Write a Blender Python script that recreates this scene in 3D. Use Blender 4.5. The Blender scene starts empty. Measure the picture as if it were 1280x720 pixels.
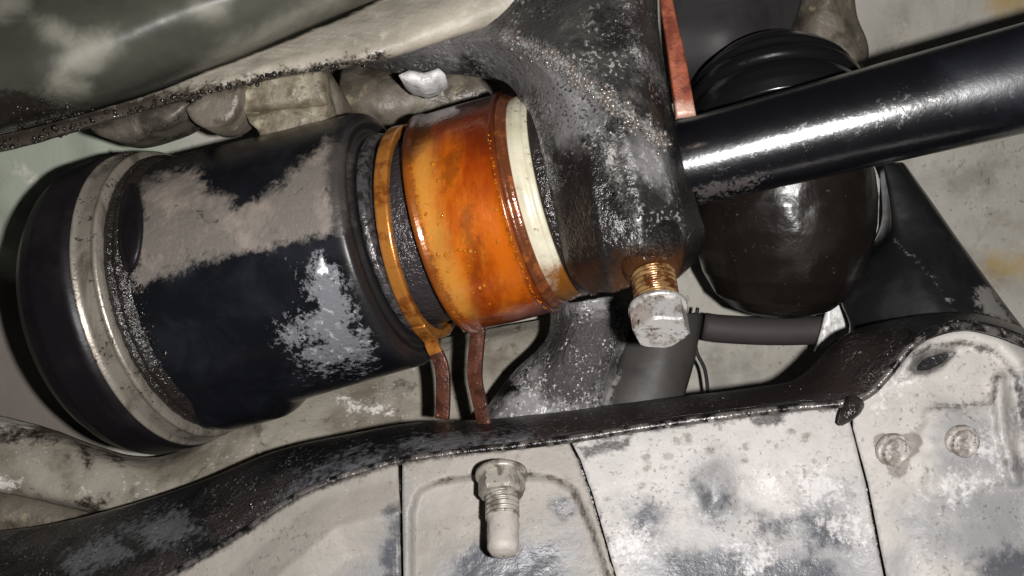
import bpy, bmesh, math, random
import numpy as np
from mathutils import Vector, noise as mnoise

random.seed(7)
rng = np.random.default_rng(7)
scene = bpy.context.scene

# ------------------------------------------------------------------ camera, world, lamp, exposure
D0 = 320.0            # mm from the lens to the reference plane (y = 0)
MMPX = 0.25           # mm per photo pixel on that plane
cam_d = bpy.data.cameras.new('camera')
cam = bpy.data.objects.new('camera', cam_d)
scene.collection.objects.link(cam)
cam.location = (0, -D0 / 1000, 0)
cam.rotation_euler = (math.radians(90), 0, 0)
cam_d.sensor_width = 36
cam_d.lens = 36
cam_d.clip_start = 0.005
cam_d.clip_end = 50
scene.camera = cam

world = bpy.data.worlds.new('World')
scene.world = world
world.use_nodes = True
world.node_tree.nodes['Background'].inputs[0].default_value = (0.9, 0.95, 1.0, 1)
world.node_tree.nodes['Background'].inputs[1].default_value = 0.012

fl = bpy.data.lights.new('phone_flash', 'POINT')
fl.energy = 6.7
fl.shadow_soft_size = 0.0045
fl.color = (1.0, 0.98, 0.965)
flo = bpy.data.objects.new('phone_flash', fl)
flo.location = (0.033, -0.325, -0.003)
scene.collection.objects.link(flo)

scene.render.engine = 'CYCLES'
scene.view_settings.view_transform = 'Standard'
scene.view_settings.look = 'None'
scene.view_settings.gamma = 1
scene.view_settings.exposure = 0.0
scene.render.resolution_x = 1024
scene.render.resolution_y = 576

C = scene.collection

# ------------------------------------------------------------------ geometry helpers (all lengths mm until linked)
def P(px, py, d):
    k = (D0 + d) / D0 * MMPX
    return np.array([(px - 640) * k, d, -(py - 360) * k])

def P3(a):
    a = np.asarray(a, float)
    k = (D0 + a[:, 2]) / D0 * MMPX
    return np.stack([(a[:, 0] - 640) * k, a[:, 2], -(a[:, 1] - 360) * k], 1)

def proj(v):
    k = MMPX * (D0 + v[:, 1]) / D0
    return np.stack([v[:, 0] / k + 640, -v[:, 2] / k + 360], 1)

def sdpoly(p, poly):
    """signed distance in px, positive inside"""
    poly = np.asarray(poly, float)
    n = len(poly)
    best = np.full(len(p), 1e9)
    inside = np.zeros(len(p), bool)
    for i in range(n):
        a, b = poly[i], poly[(i + 1) % n]
        e = b - a
        t = np.clip(((p - a) @ e) / max(e @ e, 1e-9), 0, 1)
        best = np.minimum(best, np.linalg.norm(p - a - t[:, None] * e, axis=1))
        c = ((a[1] > p[:, 1]) != (b[1] > p[:, 1]))
        with np.errstate(divide='ignore', invalid='ignore'):
            xi = (b[0] - a[0]) * (p[:, 1] - a[1]) / (b[1] - a[1]) + a[0]
        inside ^= c & (p[:, 0] < xi)
    return np.where(inside, best, -best)

def sdline(p, line, w):
    line = np.asarray(line, float)
    best = np.full(len(p), 1e9)
    for i in range(len(line) - 1):
        a, b = line[i], line[i + 1]
        e = b - a
        t = np.clip(((p - a) @ e) / max(e @ e, 1e-9), 0, 1)
        best = np.minimum(best, np.linalg.norm(p - a - t[:, None] * e, axis=1))
    return w - best

def catmull(pts, n, smooth=True):
    pts = np.asarray(pts, float)
    if len(pts) == 1:
        return np.repeat(pts, n, 0)
    seg = np.linalg.norm(np.diff(pts[:, :2], axis=0), axis=1) + 1e-6
    t = np.concatenate([[0], np.cumsum(seg)]); t /= t[-1]
    u = np.linspace(0, 1, n)
    if not smooth or len(pts) < 3:
        return np.stack([np.interp(u, t, pts[:, c]) for c in range(pts.shape[1])], 1)
    m = np.zeros_like(pts)
    m[1:-1] = (pts[2:] - pts[:-2]) / (t[2:] - t[:-2])[:, None]
    m[0] = (pts[1] - pts[0]) / (t[1] - t[0]); m[-1] = (pts[-1] - pts[-2]) / (t[-1] - t[-2])
    i = np.clip(np.searchsorted(t, u, side='right') - 1, 0, len(t) - 2)
    h = (t[i + 1] - t[i]); x = ((u - t[i]) / h)[:, None]; h = h[:, None]
    h00 = 2*x**3-3*x**2+1; h10 = x**3-2*x**2+x; h01 = -2*x**3+3*x**2; h11 = x**3-x**2
    return h00*pts[i] + h10*h*m[i] + h01*pts[i+1] + h11*h*m[i+1]

def fnoise(v, size, seed=0, octs=3):
    """fractal noise per vertex, v in mm"""
    out = np.empty(len(v))
    off = Vector((seed * 13.7, seed * 7.1, seed * 3.3))
    for i, q in enumerate(v / size):
        out[i] = mnoise.fractal(Vector(q) + off, 0.9, 2.0, octs)
    return out

class M:
    """a mesh being collected: world coordinates in mm"""
    def __init__(s): s.v = []; s.f = []; s.n = 0; s.sm = []
    def add(s, v, f, smooth=True):
        s.v.append(np.asarray(v, float)); s.f += [tuple(i + s.n for i in q) for q in f]
        s.sm += [smooth] * len(f); s.n += len(v)
        return s
    def verts(s): return np.concatenate(s.v)

def grid_faces(nu, nv, cu=False, flip=False):
    f = []
    for j in range(nv - 1):
        for i in range(nu if cu else nu - 1):
            a = j*nu+i; b = j*nu+(i+1) % nu; c = (j+1)*nu+(i+1) % nu; d = (j+1)*nu+i
            f.append((a, d, c, b) if flip else (a, b, c, d))
    return f

def loft(rails, nu=80, nv=10, smooth_u=True, smooth_v=True, bump=None):
    R = np.stack([catmull(r, nu, smooth_u) for r in rails])       # k,nu,3
    k = len(rails)
    tot = (k - 1) * nv + 1
    G = np.empty((tot, nu, 3))
    for i in range(nu):
        col = R[:, i]
        tt = np.linspace(0, k - 1, tot)
        if smooth_v and k > 2:
            m = np.zeros_like(col); m[1:-1] = (col[2:] - col[:-2]) / 2; m[0] = col[1]-col[0]; m[-1] = col[-1]-col[-2]
            a = np.clip(tt.astype(int), 0, k - 2); x = (tt - a)[:, None]
            G[:, i] = (2*x**3-3*x**2+1)*col[a] + (x**3-2*x**2+x)*m[a] + (-2*x**3+3*x**2)*col[a+1] + (x**3-x**2)*m[a+1]
        else:
            for c in range(3): G[:, i, c] = np.interp(tt, range(k), col[:, c])
    flat = G.reshape(-1, 3)
    v = P3(flat)
    if bump:
        for (amp, size, seed) in bump: v[:, 1] += amp * fnoise(v, size, seed)
    return v, grid_faces(nu, tot)

def frame_of(a):
    a = np.asarray(a, float); a = a / np.linalg.norm(a)
    ref = np.array([0, 1, 0]) if abs(a[1]) < .9 else np.array([0, 0, 1])
    e1 = ref - a * (ref @ a); e1 /= np.linalg.norm(e1)
    return a, e1, np.cross(a, e1)

def lathe(prof, O, A, seg=160, arc=None):
    """prof: (s, r) along unit axis A from O"""
    a, e1, e2 = frame_of(A)
    full = arc is None
    th = np.linspace(0, 2*np.pi, seg, endpoint=False) if full else np.linspace(arc[0], arc[1], seg)
    ring = np.cos(th)[:, None]*e1 + np.sin(th)[:, None]*e2
    v = np.concatenate([O + a*s + ring*r for s, r in prof])
    return v, grid_faces(seg, len(prof), full)

def densify(prof, step):
    out = [prof[0]]
    for p, q in zip(prof[:-1], prof[1:]):
        n = max(1, int(math.hypot(q[0]-p[0], q[1]-p[1]) / step))
        out += [(p[0]+(q[0]-p[0])*i/n, p[1]+(q[1]-p[1])*i/n) for i in range(1, n+1)]
    return out

def sweep(path, section, up=(0, 1, 0), n=24, scale=None, smooth=True, cap=True):
    """path in mm; section list of (x,y) mm; x along side, y along up"""
    pts = catmull3(path, n) if smooth else np.asarray(path, float)
    n = len(pts)
    T = np.gradient(pts, axis=0); T /= np.linalg.norm(T, axis=1)[:, None]
    up = np.asarray(up, float); v = []
    for i in range(n):
        s = np.cross(T[i], up); s /= np.linalg.norm(s)
        u = np.cross(s, T[i])
        k = 1 if scale is None else np.interp(i/(n-1), np.linspace(0, 1, len(scale)), scale)
        for (x, y) in section: v.append(pts[i] + k*(s*x + u*y))
    m = len(section)
    f = grid_faces(m, n, True)
    if cap: f += [tuple(range(m))[::-1], tuple(range((n-1)*m, n*m))]
    return np.array(v), f

def catmull3(p, n):
    p = np.asarray(p, float)
    seg = np.linalg.norm(np.diff(p, axis=0), axis=1)
    q = np.concatenate([np.concatenate([[0], np.cumsum(seg)])[:, None], np.zeros((len(p), 1)), p], 1)
    return catmull(q, n)[:, 2:]

def circ(r, n=20, ry=None): return [(r*math.cos(2*math.pi*i/n), (ry or r)*math.sin(2*math.pi*i/n)) for i in range(n)]
def rrect(w, h, r, n=4):
    out = []
    for cx, cy, a0 in ((w/2-r, h/2-r, 0), (-w/2+r, h/2-r, 90), (-w/2+r, -h/2+r, 180), (w/2-r, -h/2+r, 270)):
        for i in range(n+1):
            a = math.radians(a0 + 90*i/n); out.append((cx+r*math.cos(a), cy+r*math.sin(a)))
    return out

ICO = None
def beads(centres, radii, squash=None):
    """many tiny spheres joined (uncountable grit)"""
    global ICO
    if ICO is None:
        bm = bmesh.new(); bmesh.ops.create_icosphere(bm, subdivisions=1, radius=1)
        ICO = (np.array([v.co[:] for v in bm.verts]), [tuple(v.index for v in f.verts) for f in bm.faces]); bm.free()
    m = M()
    for c, r in zip(centres, radii):
        j = 1 + .35*(rng.random((len(ICO[0]), 1)) - .5)
        m.add(ICO[0]*r*j*(rng.random(3)*.6+.7) + c, ICO[1])
    return m

def tri_grid(poly, d_fn, step=6, bump=None, skirt=0):
    """filled outline in px with an interior grid, depth from d_fn(px,py) arrays"""
    poly = np.asarray(poly, float)
    bm = bmesh.new()
    # resample border
    b = []
    for i in range(len(poly)):
        a, c = poly[i], poly[(i+1) % len(poly)]
        n = max(1, int(np.linalg.norm(c-a)/step))
        b += [a+(c-a)*k/n for k in range(n)]
    b = np.array(b)
    x0, y0 = poly.min(0); x1, y1 = poly.max(0)
    gx, gy = np.meshgrid(np.arange(x0, x1, step), np.arange(y0, y1, step))
    g = np.stack([gx.ravel(), gy.ravel()], 1); g = g[sdpoly(g, poly) > step*.6]
    from mathutils.geometry import delaunay_2d_cdt
    pts = np.concatenate([b, g]); nb = len(b)
    r = delaunay_2d_cdt([Vector(p) for p in pts], [(i, (i+1) % nb) for i in range(nb)], [], 1, 1e-4)
    p = np.array([q[:] for q in r[0]])
    v = P3(np.concatenate([p, d_fn(p[:, 0], p[:, 1])[:, None]], 1))
    if bump:
        for (amp, size, seed) in bump: v[:, 1] += amp*fnoise(v, size, seed)
    bm.free()
    fs = [tuple(f) for f in r[2]]
    if skirt:
        idx = {}
        for k, src in enumerate(r[3]):
            for i in src:
                if i < nb: idx[i] = k
        ring = [idx[i] for i in range(nb)]
        b2 = v[ring] + np.array([0, skirt, 0]); n0 = len(v)
        v = np.concatenate([v, b2])
        for i in range(nb):
            j = (i+1) % nb; fs.append((ring[i], ring[j], n0+j, n0+i))
    return v, fs

# ------------------------------------------------------------------ objects
def empty(name, base, label, cat, group=None):
    o = bpy.data.objects.new(name, None); C.objects.link(o)
    o.location = np.asarray(base)/1000; o.empty_display_size = .01
    o['label'] = label; o['category'] = cat
    if group: o['group'] = group
    return o

def link(name, m, mat, parent=None, label=None, cat=None, kind=None, stains=None, solid=None, face_cam=False, bevel=None, sub=0, group=None, base=None, smooth=True):
    if isinstance(m, tuple): m = M().add(*m, smooth)
    v = m.verts()
    me = bpy.data.meshes.new(name)
    chain = np.zeros(3); p = parent
    while p is not None: chain += np.array(p.location)*1000; p = p.parent
    org = np.zeros(3) if parent is not None else (np.asarray(base, float) if base is not None else v.mean(0))
    fs = m.f
    if face_cam:
        a = np.array([q[:3] for q in fs]); nrm = np.cross(v[a[:, 1]]-v[a[:, 0]], v[a[:, 2]]-v[a[:, 0]])
        if (nrm*(v[a[:, 0]]-np.array([0, -D0, 0]))).sum() > 0: fs = [q[::-1] for q in fs]
    me.from_pydata(((v-chain-org)/1000).tolist(), [], fs)
    me.polygons.foreach_set('use_smooth', m.sm)
    if stains:
        pp = proj(v)
        for nm, fn in stains.items():
            at = me.attributes.new(nm, 'FLOAT', 'POINT')
            at.data.foreach_set('value', np.asarray(fn(pp, v), np.float32))
    me.update()
    if not face_cam and solid is None:
        bm = bmesh.new(); bm.from_mesh(me); bmesh.ops.recalc_face_normals(bm, faces=bm.faces); bm.to_mesh(me); bm.free()
    o = bpy.data.objects.new(name, me); C.objects.link(o)
    o.location = org/1000
    o.parent = parent
    me.materials.append(mat)
    if solid:
        md = o.modifiers.new('thickness', 'SOLIDIFY'); md.thickness = solid/1000; md.offset = -1
    if bevel:
        md = o.modifiers.new('bevel', 'BEVEL'); md.width = bevel/1000; md.segments = 3; md.limit_method = 'ANGLE'; md.angle_limit = math.radians(40)
    if sub:
        md = o.modifiers.new('sub', 'SUBSURF'); md.levels = sub; md.render_levels = sub
    if label: o['label'] = label
    if cat: o['category'] = cat
    if kind: o['kind'] = kind
    if group: o['group'] = group
    return o

def poly_sd(*polys):
    return lambda pp, v: np.max([sdpoly(pp, q) for q in polys], 0)
def line_sd(w, *lines):
    return lambda pp, v: np.max([sdline(pp, q, w) for q in lines], 0)

# ------------------------------------------------------------------ materials
def srgb(r, g, b):
    f = lambda c: c/12.92 if c <= .04045 else ((c+.055)/1.055)**2.4
    return tuple(f(c/255) for c in (r, g, b))+(1,)

class Mat:
    def __init__(s, name, base, rough=.5, metal=0, spec=.5, coat=0, coat_rough=.1, tint=None):
        s.m = bpy.data.materials.new(name); s.m.use_nodes = True
        s.t = s.m.node_tree; s.b = s.t.nodes['Principled BSDF']
        s.tc = s.t.nodes.new('ShaderNodeTexCoord').outputs['Object']
        s.col = s.val_rgb(base); s.ro = s.val(rough); s.me = s.val(metal); s.h = None
        s.bumps = []
        s.b.inputs['Specular IOR Level'].default_value = spec
        s.b.inputs['Coat Weight'].default_value = coat
        s.b.inputs['Coat Roughness'].default_value = coat_rough
        if tint: s.b.inputs['Coat Tint'].default_value = tint
    def val(s, x):
        n = s.t.nodes.new('ShaderNodeValue'); n.outputs[0].default_value = x; return n.outputs[0]
    def val_rgb(s, c):
        n = s.t.nodes.new('ShaderNodeRGB'); n.outputs[0].default_value = c; return n.outputs[0]
    def math(s, op, a, b=None, clamp=False):
        n = s.t.nodes.new('ShaderNodeMath'); n.operation = op; n.use_clamp = clamp
        for i, x in enumerate((a, b)):
            if x is None: continue
            if isinstance(x, (int, float)): n.inputs[i].default_value = x
            else: s.t.links.new(x, n.inputs[i])
        return n.outputs[0]
    def noise(s, size, detail=4, rough=.55, dist=0, stretch=None, seed=0):
        n = s.t.nodes.new('ShaderNodeTexNoise'); n.inputs['Scale'].default_value = 1000/size
        n.inputs['Detail'].default_value = detail; n.inputs['Roughness'].default_value = rough; n.inputs['Distortion'].default_value = dist
        mp = s.t.nodes.new('ShaderNodeMapping'); s.t.links.new(s.tc, mp.inputs[0])
        mp.inputs['Location'].default_value = (seed*.37, seed*.21, seed*.13)
        if stretch is not None:
            rot, sc = stretch
            mp.inputs['Rotation'].default_value = rot; mp.inputs['Scale'].default_value = sc
        s.t.links.new(mp.outputs[0], n.inputs['Vector'])
        return n.outputs['Fac']
    def voro(s, size, feature='F1', rand=1):
        n = s.t.nodes.new('ShaderNodeTexVoronoi'); n.inputs['Scale'].default_value = 1000/size; n.feature = feature
        n.inputs['Randomness'].default_value = rand
        s.t.links.new(s.tc, n.inputs['Vector']); return n.outputs['Distance']
    def attr(s, name):
        n = s.t.nodes.new('ShaderNodeAttribute'); n.attribute_name = name; return n.outputs['Fac']
    def ramp(s, x, lo, hi, a=0, b=1):
        n = s.t.nodes.new('ShaderNodeMapRange'); n.interpolation_type = 'SMOOTHSTEP'
        s.t.links.new(x, n.inputs[0]); n.inputs[1].default_value = lo; n.inputs[2].default_value = hi
        n.inputs[3].default_value = a; n.inputs[4].default_value = b
        return n.outputs[0]
    def mixc(s, f, a, b, mode='MIX'):
        n = s.t.nodes.new('ShaderNodeMix'); n.data_type = 'RGBA'; n.blend_type = mode
        for i, x in ((0, f), (6, a), (7, b)):
            if isinstance(x, (int, float)): n.inputs[i].default_value = x
            elif isinstance(x, tuple): n.inputs[i].default_value = x
            else: s.t.links.new(x, n.inputs[i])
        return n.outputs[2]
    def mixf(s, f, a, b):
        n = s.t.nodes.new('ShaderNodeMix'); n.data_type = 'FLOAT'
        for i, x in ((0, f), (2, a), (3, b)):
            if isinstance(x, (int, float)): n.inputs[i].default_value = x
            else: s.t.links.new(x, n.inputs[i])
        return n.outputs[0]
    def layer(s, mask, col=None, rough=None, metal=None, opacity=1):
        if opacity != 1: mask = s.math('MULTIPLY', mask, opacity)
        if col is not None: s.col = s.mixc(mask, s.col, col)
        if rough is not None: s.ro = s.mixf(mask, s.ro, rough)
        if metal is not None: s.me = s.mixf(mask, s.me, metal)
        return s
    def mottled(s, size, col, lo=.45, hi=.65, rough=None, metal=None, opacity=1, seed=0, detail=6, nrough=.6, stretch=None):
        return s.layer(s.ramp(s.noise(size, detail, nrough, .3, stretch, seed), lo, hi), col, rough, metal, opacity)
    def stain(s, name, col, rough=None, metal=None, amp=40, size=8, soft=6, opacity=1, seed=0, detail=6, shift=0, fine=.5):
        """attribute = signed distance in px; noise roughens its border"""
        n = s.math('SUBTRACT', s.noise(size, detail, .65, .4, None, seed), .5)
        n2 = s.math('SUBTRACT', s.noise(size/4, 5, .6, .2, None, seed+40), .5)
        x = s.math('ADD', s.attr(name), s.math('MULTIPLY', n, amp*2))
        x = s.math('ADD', x, s.math('MULTIPLY', n2, amp*fine*2))
        s.last = s.ramp(x, -soft+shift, soft+shift)
        return s.layer(s.last, col, rough, metal, opacity)
    def speckle(s, size, col, thr=.62, rough=None, opacity=1, seed=0, clump=12, metal=None, soft=.04):
        f = s.ramp(s.noise(size, 2, .5, 0, None, seed+50), thr, thr+soft)
        g = s.ramp(s.noise(clump, 4, .6, .3, None, seed+60), .47, .6)
        return s.layer(s.math('MULTIPLY', f, g), col, rough, metal, opacity)
    def rough_noise(s, size, d, seed=3):
        s.ro = s.math('ADD', s.ro, s.math('MULTIPLY', s.math('SUBTRACT', s.noise(size, 5, .6, 0, None, seed), .5), d*2), clamp=True)
        return s
    def bump(s, size, mm, detail=4, seed=5, mask=None, kind='noise', stretch=None):
        x = s.noise(size, detail, .6, 0, stretch, seed) if kind == 'noise' else s.voro(size)
        if mask is not None: x = s.math('MULTIPLY', x, mask)
        s.bumps.append((x, mm)); return s
    def raw_bump(s, x, mm): s.bumps.append((x, mm)); return s
    def done(s):
        L = s.t.links.new
        L(s.col, s.b.inputs['Base Color']); L(s.ro, s.b.inputs['Roughness']); L(s.me, s.b.inputs['Metallic'])
        prev = None
        for x, mm in s.bumps:
            n = s.t.nodes.new('ShaderNodeBump'); n.inputs['Strength'].default_value = 1; n.inputs['Distance'].default_value = mm/1000
            L(x, n.inputs['Height'])
            if prev: L(prev, n.inputs['Normal'])
            prev = n.outputs[0]
        if prev:
            L(prev, s.b.inputs['Normal'])
            if s.b.inputs['Coat Weight'].default_value > 0: L(prev, s.b.inputs['Coat Normal'])
        return s.m

# wet grit: sparkling black film
def wet_black(name, base=(.012, .012, .014, 1), rough=.28, grit=.5, gsize=2.2):
    m = Mat(name, base, rough, 0, .6)
    m.mottled(14, srgb(52, 50, 50), .5, .75, rough=.5, opacity=.8, seed=1)
    m.rough_noise(5, .15)
    m.bump(9, .5, 4, 2).bump(gsize, grit, 3, 3)
    return m

# --- underbody behind everything (dusty beige undercoat)
m = Mat('dusty_undercoat', srgb(192, 188, 178), .75, 0, .3)
m.mottled(60, srgb(160, 154, 142), .4, .7, opacity=.7, seed=2)
m.mottled(14, srgb(140, 133, 122), .52, .66, opacity=.4, seed=4, detail=10, nrough=.7)
m.speckle(2.4, srgb(110, 102, 92), .62, .6, .5, 4, 30)
m.speckle(1.6, srgb(220, 216, 208), .64, .5, .5, 9, 24)
m.stain('green', srgb(174, 182, 165), amp=20, size=30, soft=20, opacity=.9)
m.stain('ochre', srgb(190, 160, 95), amp=25, size=9, soft=18, opacity=.8, seed=4)
m.stain('dark', srgb(92, 86, 78), rough=.5, amp=26, size=9, soft=18, opacity=.45, seed=6)
m.stain('pale', srgb(228, 222, 210), amp=14, size=5, soft=6, opacity=.8, seed=8)
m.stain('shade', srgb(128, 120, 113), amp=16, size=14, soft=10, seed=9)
m.bump(25, 1.2, 5, 1).bump(1.6, .12, 4, 2)
MAT_UNDER = m.done()

m = Mat('muddy_beam', srgb(160, 153, 140), .7, 0, .35)
m.mottled(22, srgb(112, 103, 88), .42, .66, opacity=.8, seed=3)
m.mottled(7, srgb(82, 75, 66), .56, .66, opacity=.7, seed=9, detail=10, nrough=.7)
m.speckle(1.4, srgb(210, 204, 194), .62, .4, .6, 3, 14)
m.stain('pale', srgb(235, 230, 222), amp=18, size=4, soft=5, seed=3)
m.stain('dark', srgb(52, 47, 42), rough=.35, amp=24, size=5, soft=8, seed=5)
m.bump(12, 1.4, 5, 3).bump(1.5, .2, 4, 4)
MAT_BEAM = m.done()

# --- sump / pan
m = Mat('pan_paint', srgb(80, 81, 72), .4, 0, .45)
m.mottled(70, srgb(60, 60, 53), .4, .62, opacity=.9, seed=5)
m.stain('dull', srgb(58, 58, 52), amp=30, size=26, soft=22, opacity=.75, seed=7)
m.stain('pale', srgb(150, 147, 135), rough=.5, amp=24, size=14, soft=20, opacity=.75, seed=2, fine=.2)  # pale streaks paint blurred reflections into the pan's colour
m.stain('oil', srgb(34, 29, 25), rough=.18, amp=26, size=5, soft=10, opacity=.9, seed=12)
m.bump(30, 1.2, 3, 2).bump(2, .05, 4, 4).rough_noise(18, .12)
m.bump(2.5, .5, 3, 8, mask=m.ramp(m.attr('oil'), -8, 8))
MAT_PAN = m.done()

m = Mat('flange_metal', srgb(176, 168, 154), .5, .0, .5)
m.mottled(25, srgb(140, 132, 120), .42, .68, opacity=.8, seed=3)
m.mottled(6, srgb(206, 200, 188), .55, .75, opacity=.7, seed=6)
m.stain('oil', srgb(44, 36, 30), rough=.15, amp=24, size=4, soft=7, opacity=.9, seed=2)
m.bump(8, .5, 4, 2).bump(1.5, .18, 4, 4)
MAT_FLANGE = m.done()

m = Mat('old_casting', srgb(120, 112, 100), .5, .1, .5)
m.mottled(13, srgb(84, 76, 66), .42, .64, rough=.35, seed=2)
m.mottled(8, srgb(176, 162, 132), .56, .74, opacity=.8, seed=7)
m.bump(9, 1, 5, 3).bump(1.6, .2, 3, 5)
MAT_CAST = m.done()
m = Mat('dark_casting', srgb(92, 86, 78), .45, .1, .5)
m.mottled(9, srgb(62, 56, 50), .42, .62, rough=.35, seed=2, detail=9).speckle(1.4, srgb(150, 142, 130), .62, .3, .7, 3, 10)
m.bump(7, .6, 5, 3).bump(1.4, .2, 4, 5); MAT_CAST_DARK = m.done()
m = Mat('tan_casting', srgb(138, 128, 110), .5, 0, .45)
m.mottled(10, srgb(98, 88, 72), .45, .62, rough=.4, seed=2, detail=9).mottled(7, srgb(172, 162, 140), .55, .68, seed=7, detail=9).speckle(1.4, srgb(70, 62, 52), .62, .3, .7, 3, 10)
m.bump(7, .8, 5, 3).bump(1.4, .25, 4, 5); MAT_CAST_TAN = m.done()

# --- joint housing
m = Mat('black_paint', (.006, .0065, .009, 1), .27, 0, .5)
m.mottled(20, (.013, .014, .019, 1), .45, .7, rough=.36, seed=3)
m.stain('dirt', srgb(122, 115, 108), rough=.5, amp=22, size=9, soft=8, seed=4, detail=10, fine=.6, opacity=.92)
dm = m.last
m.layer(m.math('MULTIPLY', dm, m.ramp(m.noise(18, 8, .65, 0, None, 21), .46, .68)), srgb(152, 140, 130), .5)
m.layer(m.math('MULTIPLY', dm, m.ramp(m.noise(7, 9, .7, .5, None, 27), .58, .68)), srgb(40, 38, 40), .35, opacity=.8)
m.layer(m.math('MULTIPLY', dm, m.ramp(m.noise(1.4, 3, .6, 0, None, 28), .62, .68)), srgb(176, 168, 162), .3, opacity=.2)
m.stain('grey', srgb(126, 127, 132), rough=.36, amp=44, size=6, soft=9, seed=8, detail=10, fine=1.0, opacity=.9)
dm2 = m.last
m.layer(m.math('MULTIPLY', dm2, m.ramp(m.noise(3, 6, .65, .3, None, 37), .55, .66)), srgb(186, 186, 190), .4, opacity=.8)
m.stain('rim', srgb(36, 34, 34), rough=.4, amp=10, size=6, soft=6, opacity=.8, seed=2)
m.bump(35, .5, 3, 2).bump(1.2, .05, 3, 4)
m.raw_bump(m.math('MULTIPLY', m.math('MAXIMUM', dm, dm2), m.noise(2.2, 6, .65, 0, None, 31)), .35)
MAT_HOUSING = m.done()

m = Mat('black_rubber_cap', (.009, .007, .009, 1), .42, 0, .3)
m.mottled(18, (.016, .013, .015, 1), .45, .7, rough=.5, seed=3)
m.bump(14, .35, 4, 2).bump(1.1, .06, 3, 3)
MAT_CAP = m.done()

m = Mat('worn_steel_band', srgb(172, 164, 152), .38, .55, .5)
m.mottled(9, srgb(116, 108, 96), .45, .68, rough=.5, seed=2, stretch=((0, 0, 0), (1, 1, .35)))
m.mottled(3.2, srgb(46, 42, 38), .62, .74, rough=.35, seed=5)
m.speckle(1.2, srgb(40, 36, 33), .6, .4, .8, 4, 8)
m.bump(4, .2, 4, 2).bump(1, .1, 3, 3)
MAT_BAND = m.done()

m = wet_black('gritty_grease', (.02, .016, .014, 1), .2, .9, 1.6); MAT_GREASE = m.done()
m = wet_black('gritty_hose', (.035, .03, .033, 1), .22, .75, 1.3); MAT_HOSE = m.done()
m = Mat('rubber_neck', srgb(44, 43, 43), .55, 0, .4)
m.mottled(9, srgb(28, 26, 26), .45, .65, rough=.35, seed=2).bump(2, .15, 4, 3); MAT_NECK = m.done()
m = Mat('dull_steel_lip', srgb(98, 94, 96), .3, .5, .5)
m.mottled(3, srgb(54, 50, 50), .45, .62, rough=.3, seed=2, detail=9).speckle(1, srgb(30, 27, 27), .57, .3, .8, 3, 8).bump(1.4, .4, 3, 3); MAT_LIP = m.done()

# --- orange clamp
m = Mat('oil_soaked_orange_steel', srgb(198, 98, 14), .3, .15, .5, coat=.7, coat_rough=.1)
st = ((0, math.radians(-14), 0), (1.0, .25, .25))
m.mottled(16, srgb(150, 56, 7), .42, .64, rough=.26, seed=3, stretch=st, detail=7)
m.mottled(12, srgb(214, 130, 32), .55, .74, rough=.32, opacity=.8, seed=9, stretch=st, detail=7)
m.stain('gold', srgb(224, 172, 78), amp=14, size=10, soft=14, opacity=.5, seed=2, fine=.4)
m.stain('red', srgb(98, 32, 10), amp=22, size=10, soft=22, opacity=.85, seed=4)  # dark red-brown; along the band's top it paints in weaker light
m.stain('dark', srgb(84, 44, 12), amp=14, size=5, soft=8, opacity=.5, seed=5, fine=.8)
m.mottled(2.6, srgb(140, 56, 8), .6, .7, opacity=.35, seed=15, stretch=st)
m.speckle(1.1, srgb(70, 28, 8), .65, .5, .6, 3, 9)
m.stain('top_shade', srgb(46, 18, 8), amp=16, size=9, soft=16, opacity=.85, seed=11)  # shading of the band's upper left put into the colour
m.stain('edge', srgb(78, 34, 10), amp=9, size=4, soft=4, opacity=.6, seed=8, fine=1)
m.bump(7, .3, 3, 3).bump(1.3, .08, 3, 5)
MAT_ORANGE = m.done()
m = Mat('brown_clamp_edge', srgb(112, 62, 36), .28, .35, .5, coat=.6, coat_rough=.1)
m.mottled(5, srgb(160, 92, 48), .48, .66, seed=3).bump(1.6, .25, 3, 3); MAT_EDGE = m.done()
m = Mat('copper_wire', srgb(196, 128, 56), .32, .45, .5, coat=.5, coat_rough=.1)
m.mottled(6, srgb(140, 74, 26), .45, .66, seed=3).mottled(2, srgb(90, 48, 20), .62, .74, seed=4).bump(2, .15, 3, 3); MAT_COPPER = m.done()
m = Mat('rusty_tab', srgb(98, 58, 43), .36, .3, .5, coat=.5, coat_rough=.12)
m.mottled(6, srgb(66, 36, 26), .42, .62, seed=3, detail=9).speckle(1, srgb(30, 18, 14), .6, .5, .8, 3, 8).speckle(.9, srgb(190, 150, 130), .66, .2, .8, 5, 8).bump(5, .5, 4, 2).bump(1.2, .2, 4, 3); MAT_TAB = m.done()
m = Mat('amber_oil', (.45, .15, .01, 1), .06, 0, .6); MAT_OIL = m.done()
m = Mat('clear_droplet', (.12, .10, .09, 1), .05, 0, .8); MAT_DROP = m.done()
m = Mat('grit_speck', srgb(120, 112, 106), .12, .2, .8); MAT_SPECK = m.done()

m = Mat('cream_plastic', srgb(210, 204, 182), .36, 0, .5)
m.mottled(14, srgb(186, 178, 150), .45, .7, opacity=.8, seed=3)
m.stain('oil', srgb(128, 78, 26), rough=.15, amp=24, size=5, soft=18, seed=3)
m.speckle(1.4, srgb(110, 86, 50), .62, .3, .7, 3, 8)
m.bump(6, .15, 3, 3); MAT_CREAM = m.done()
m = Mat('wet_glare_grey', srgb(150, 149, 152), .3, 0, 1.0)  # surface of the added glare facet on the housing
m.bump(2, .12, 4, 3); MAT_GLARE = m.done()

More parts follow.
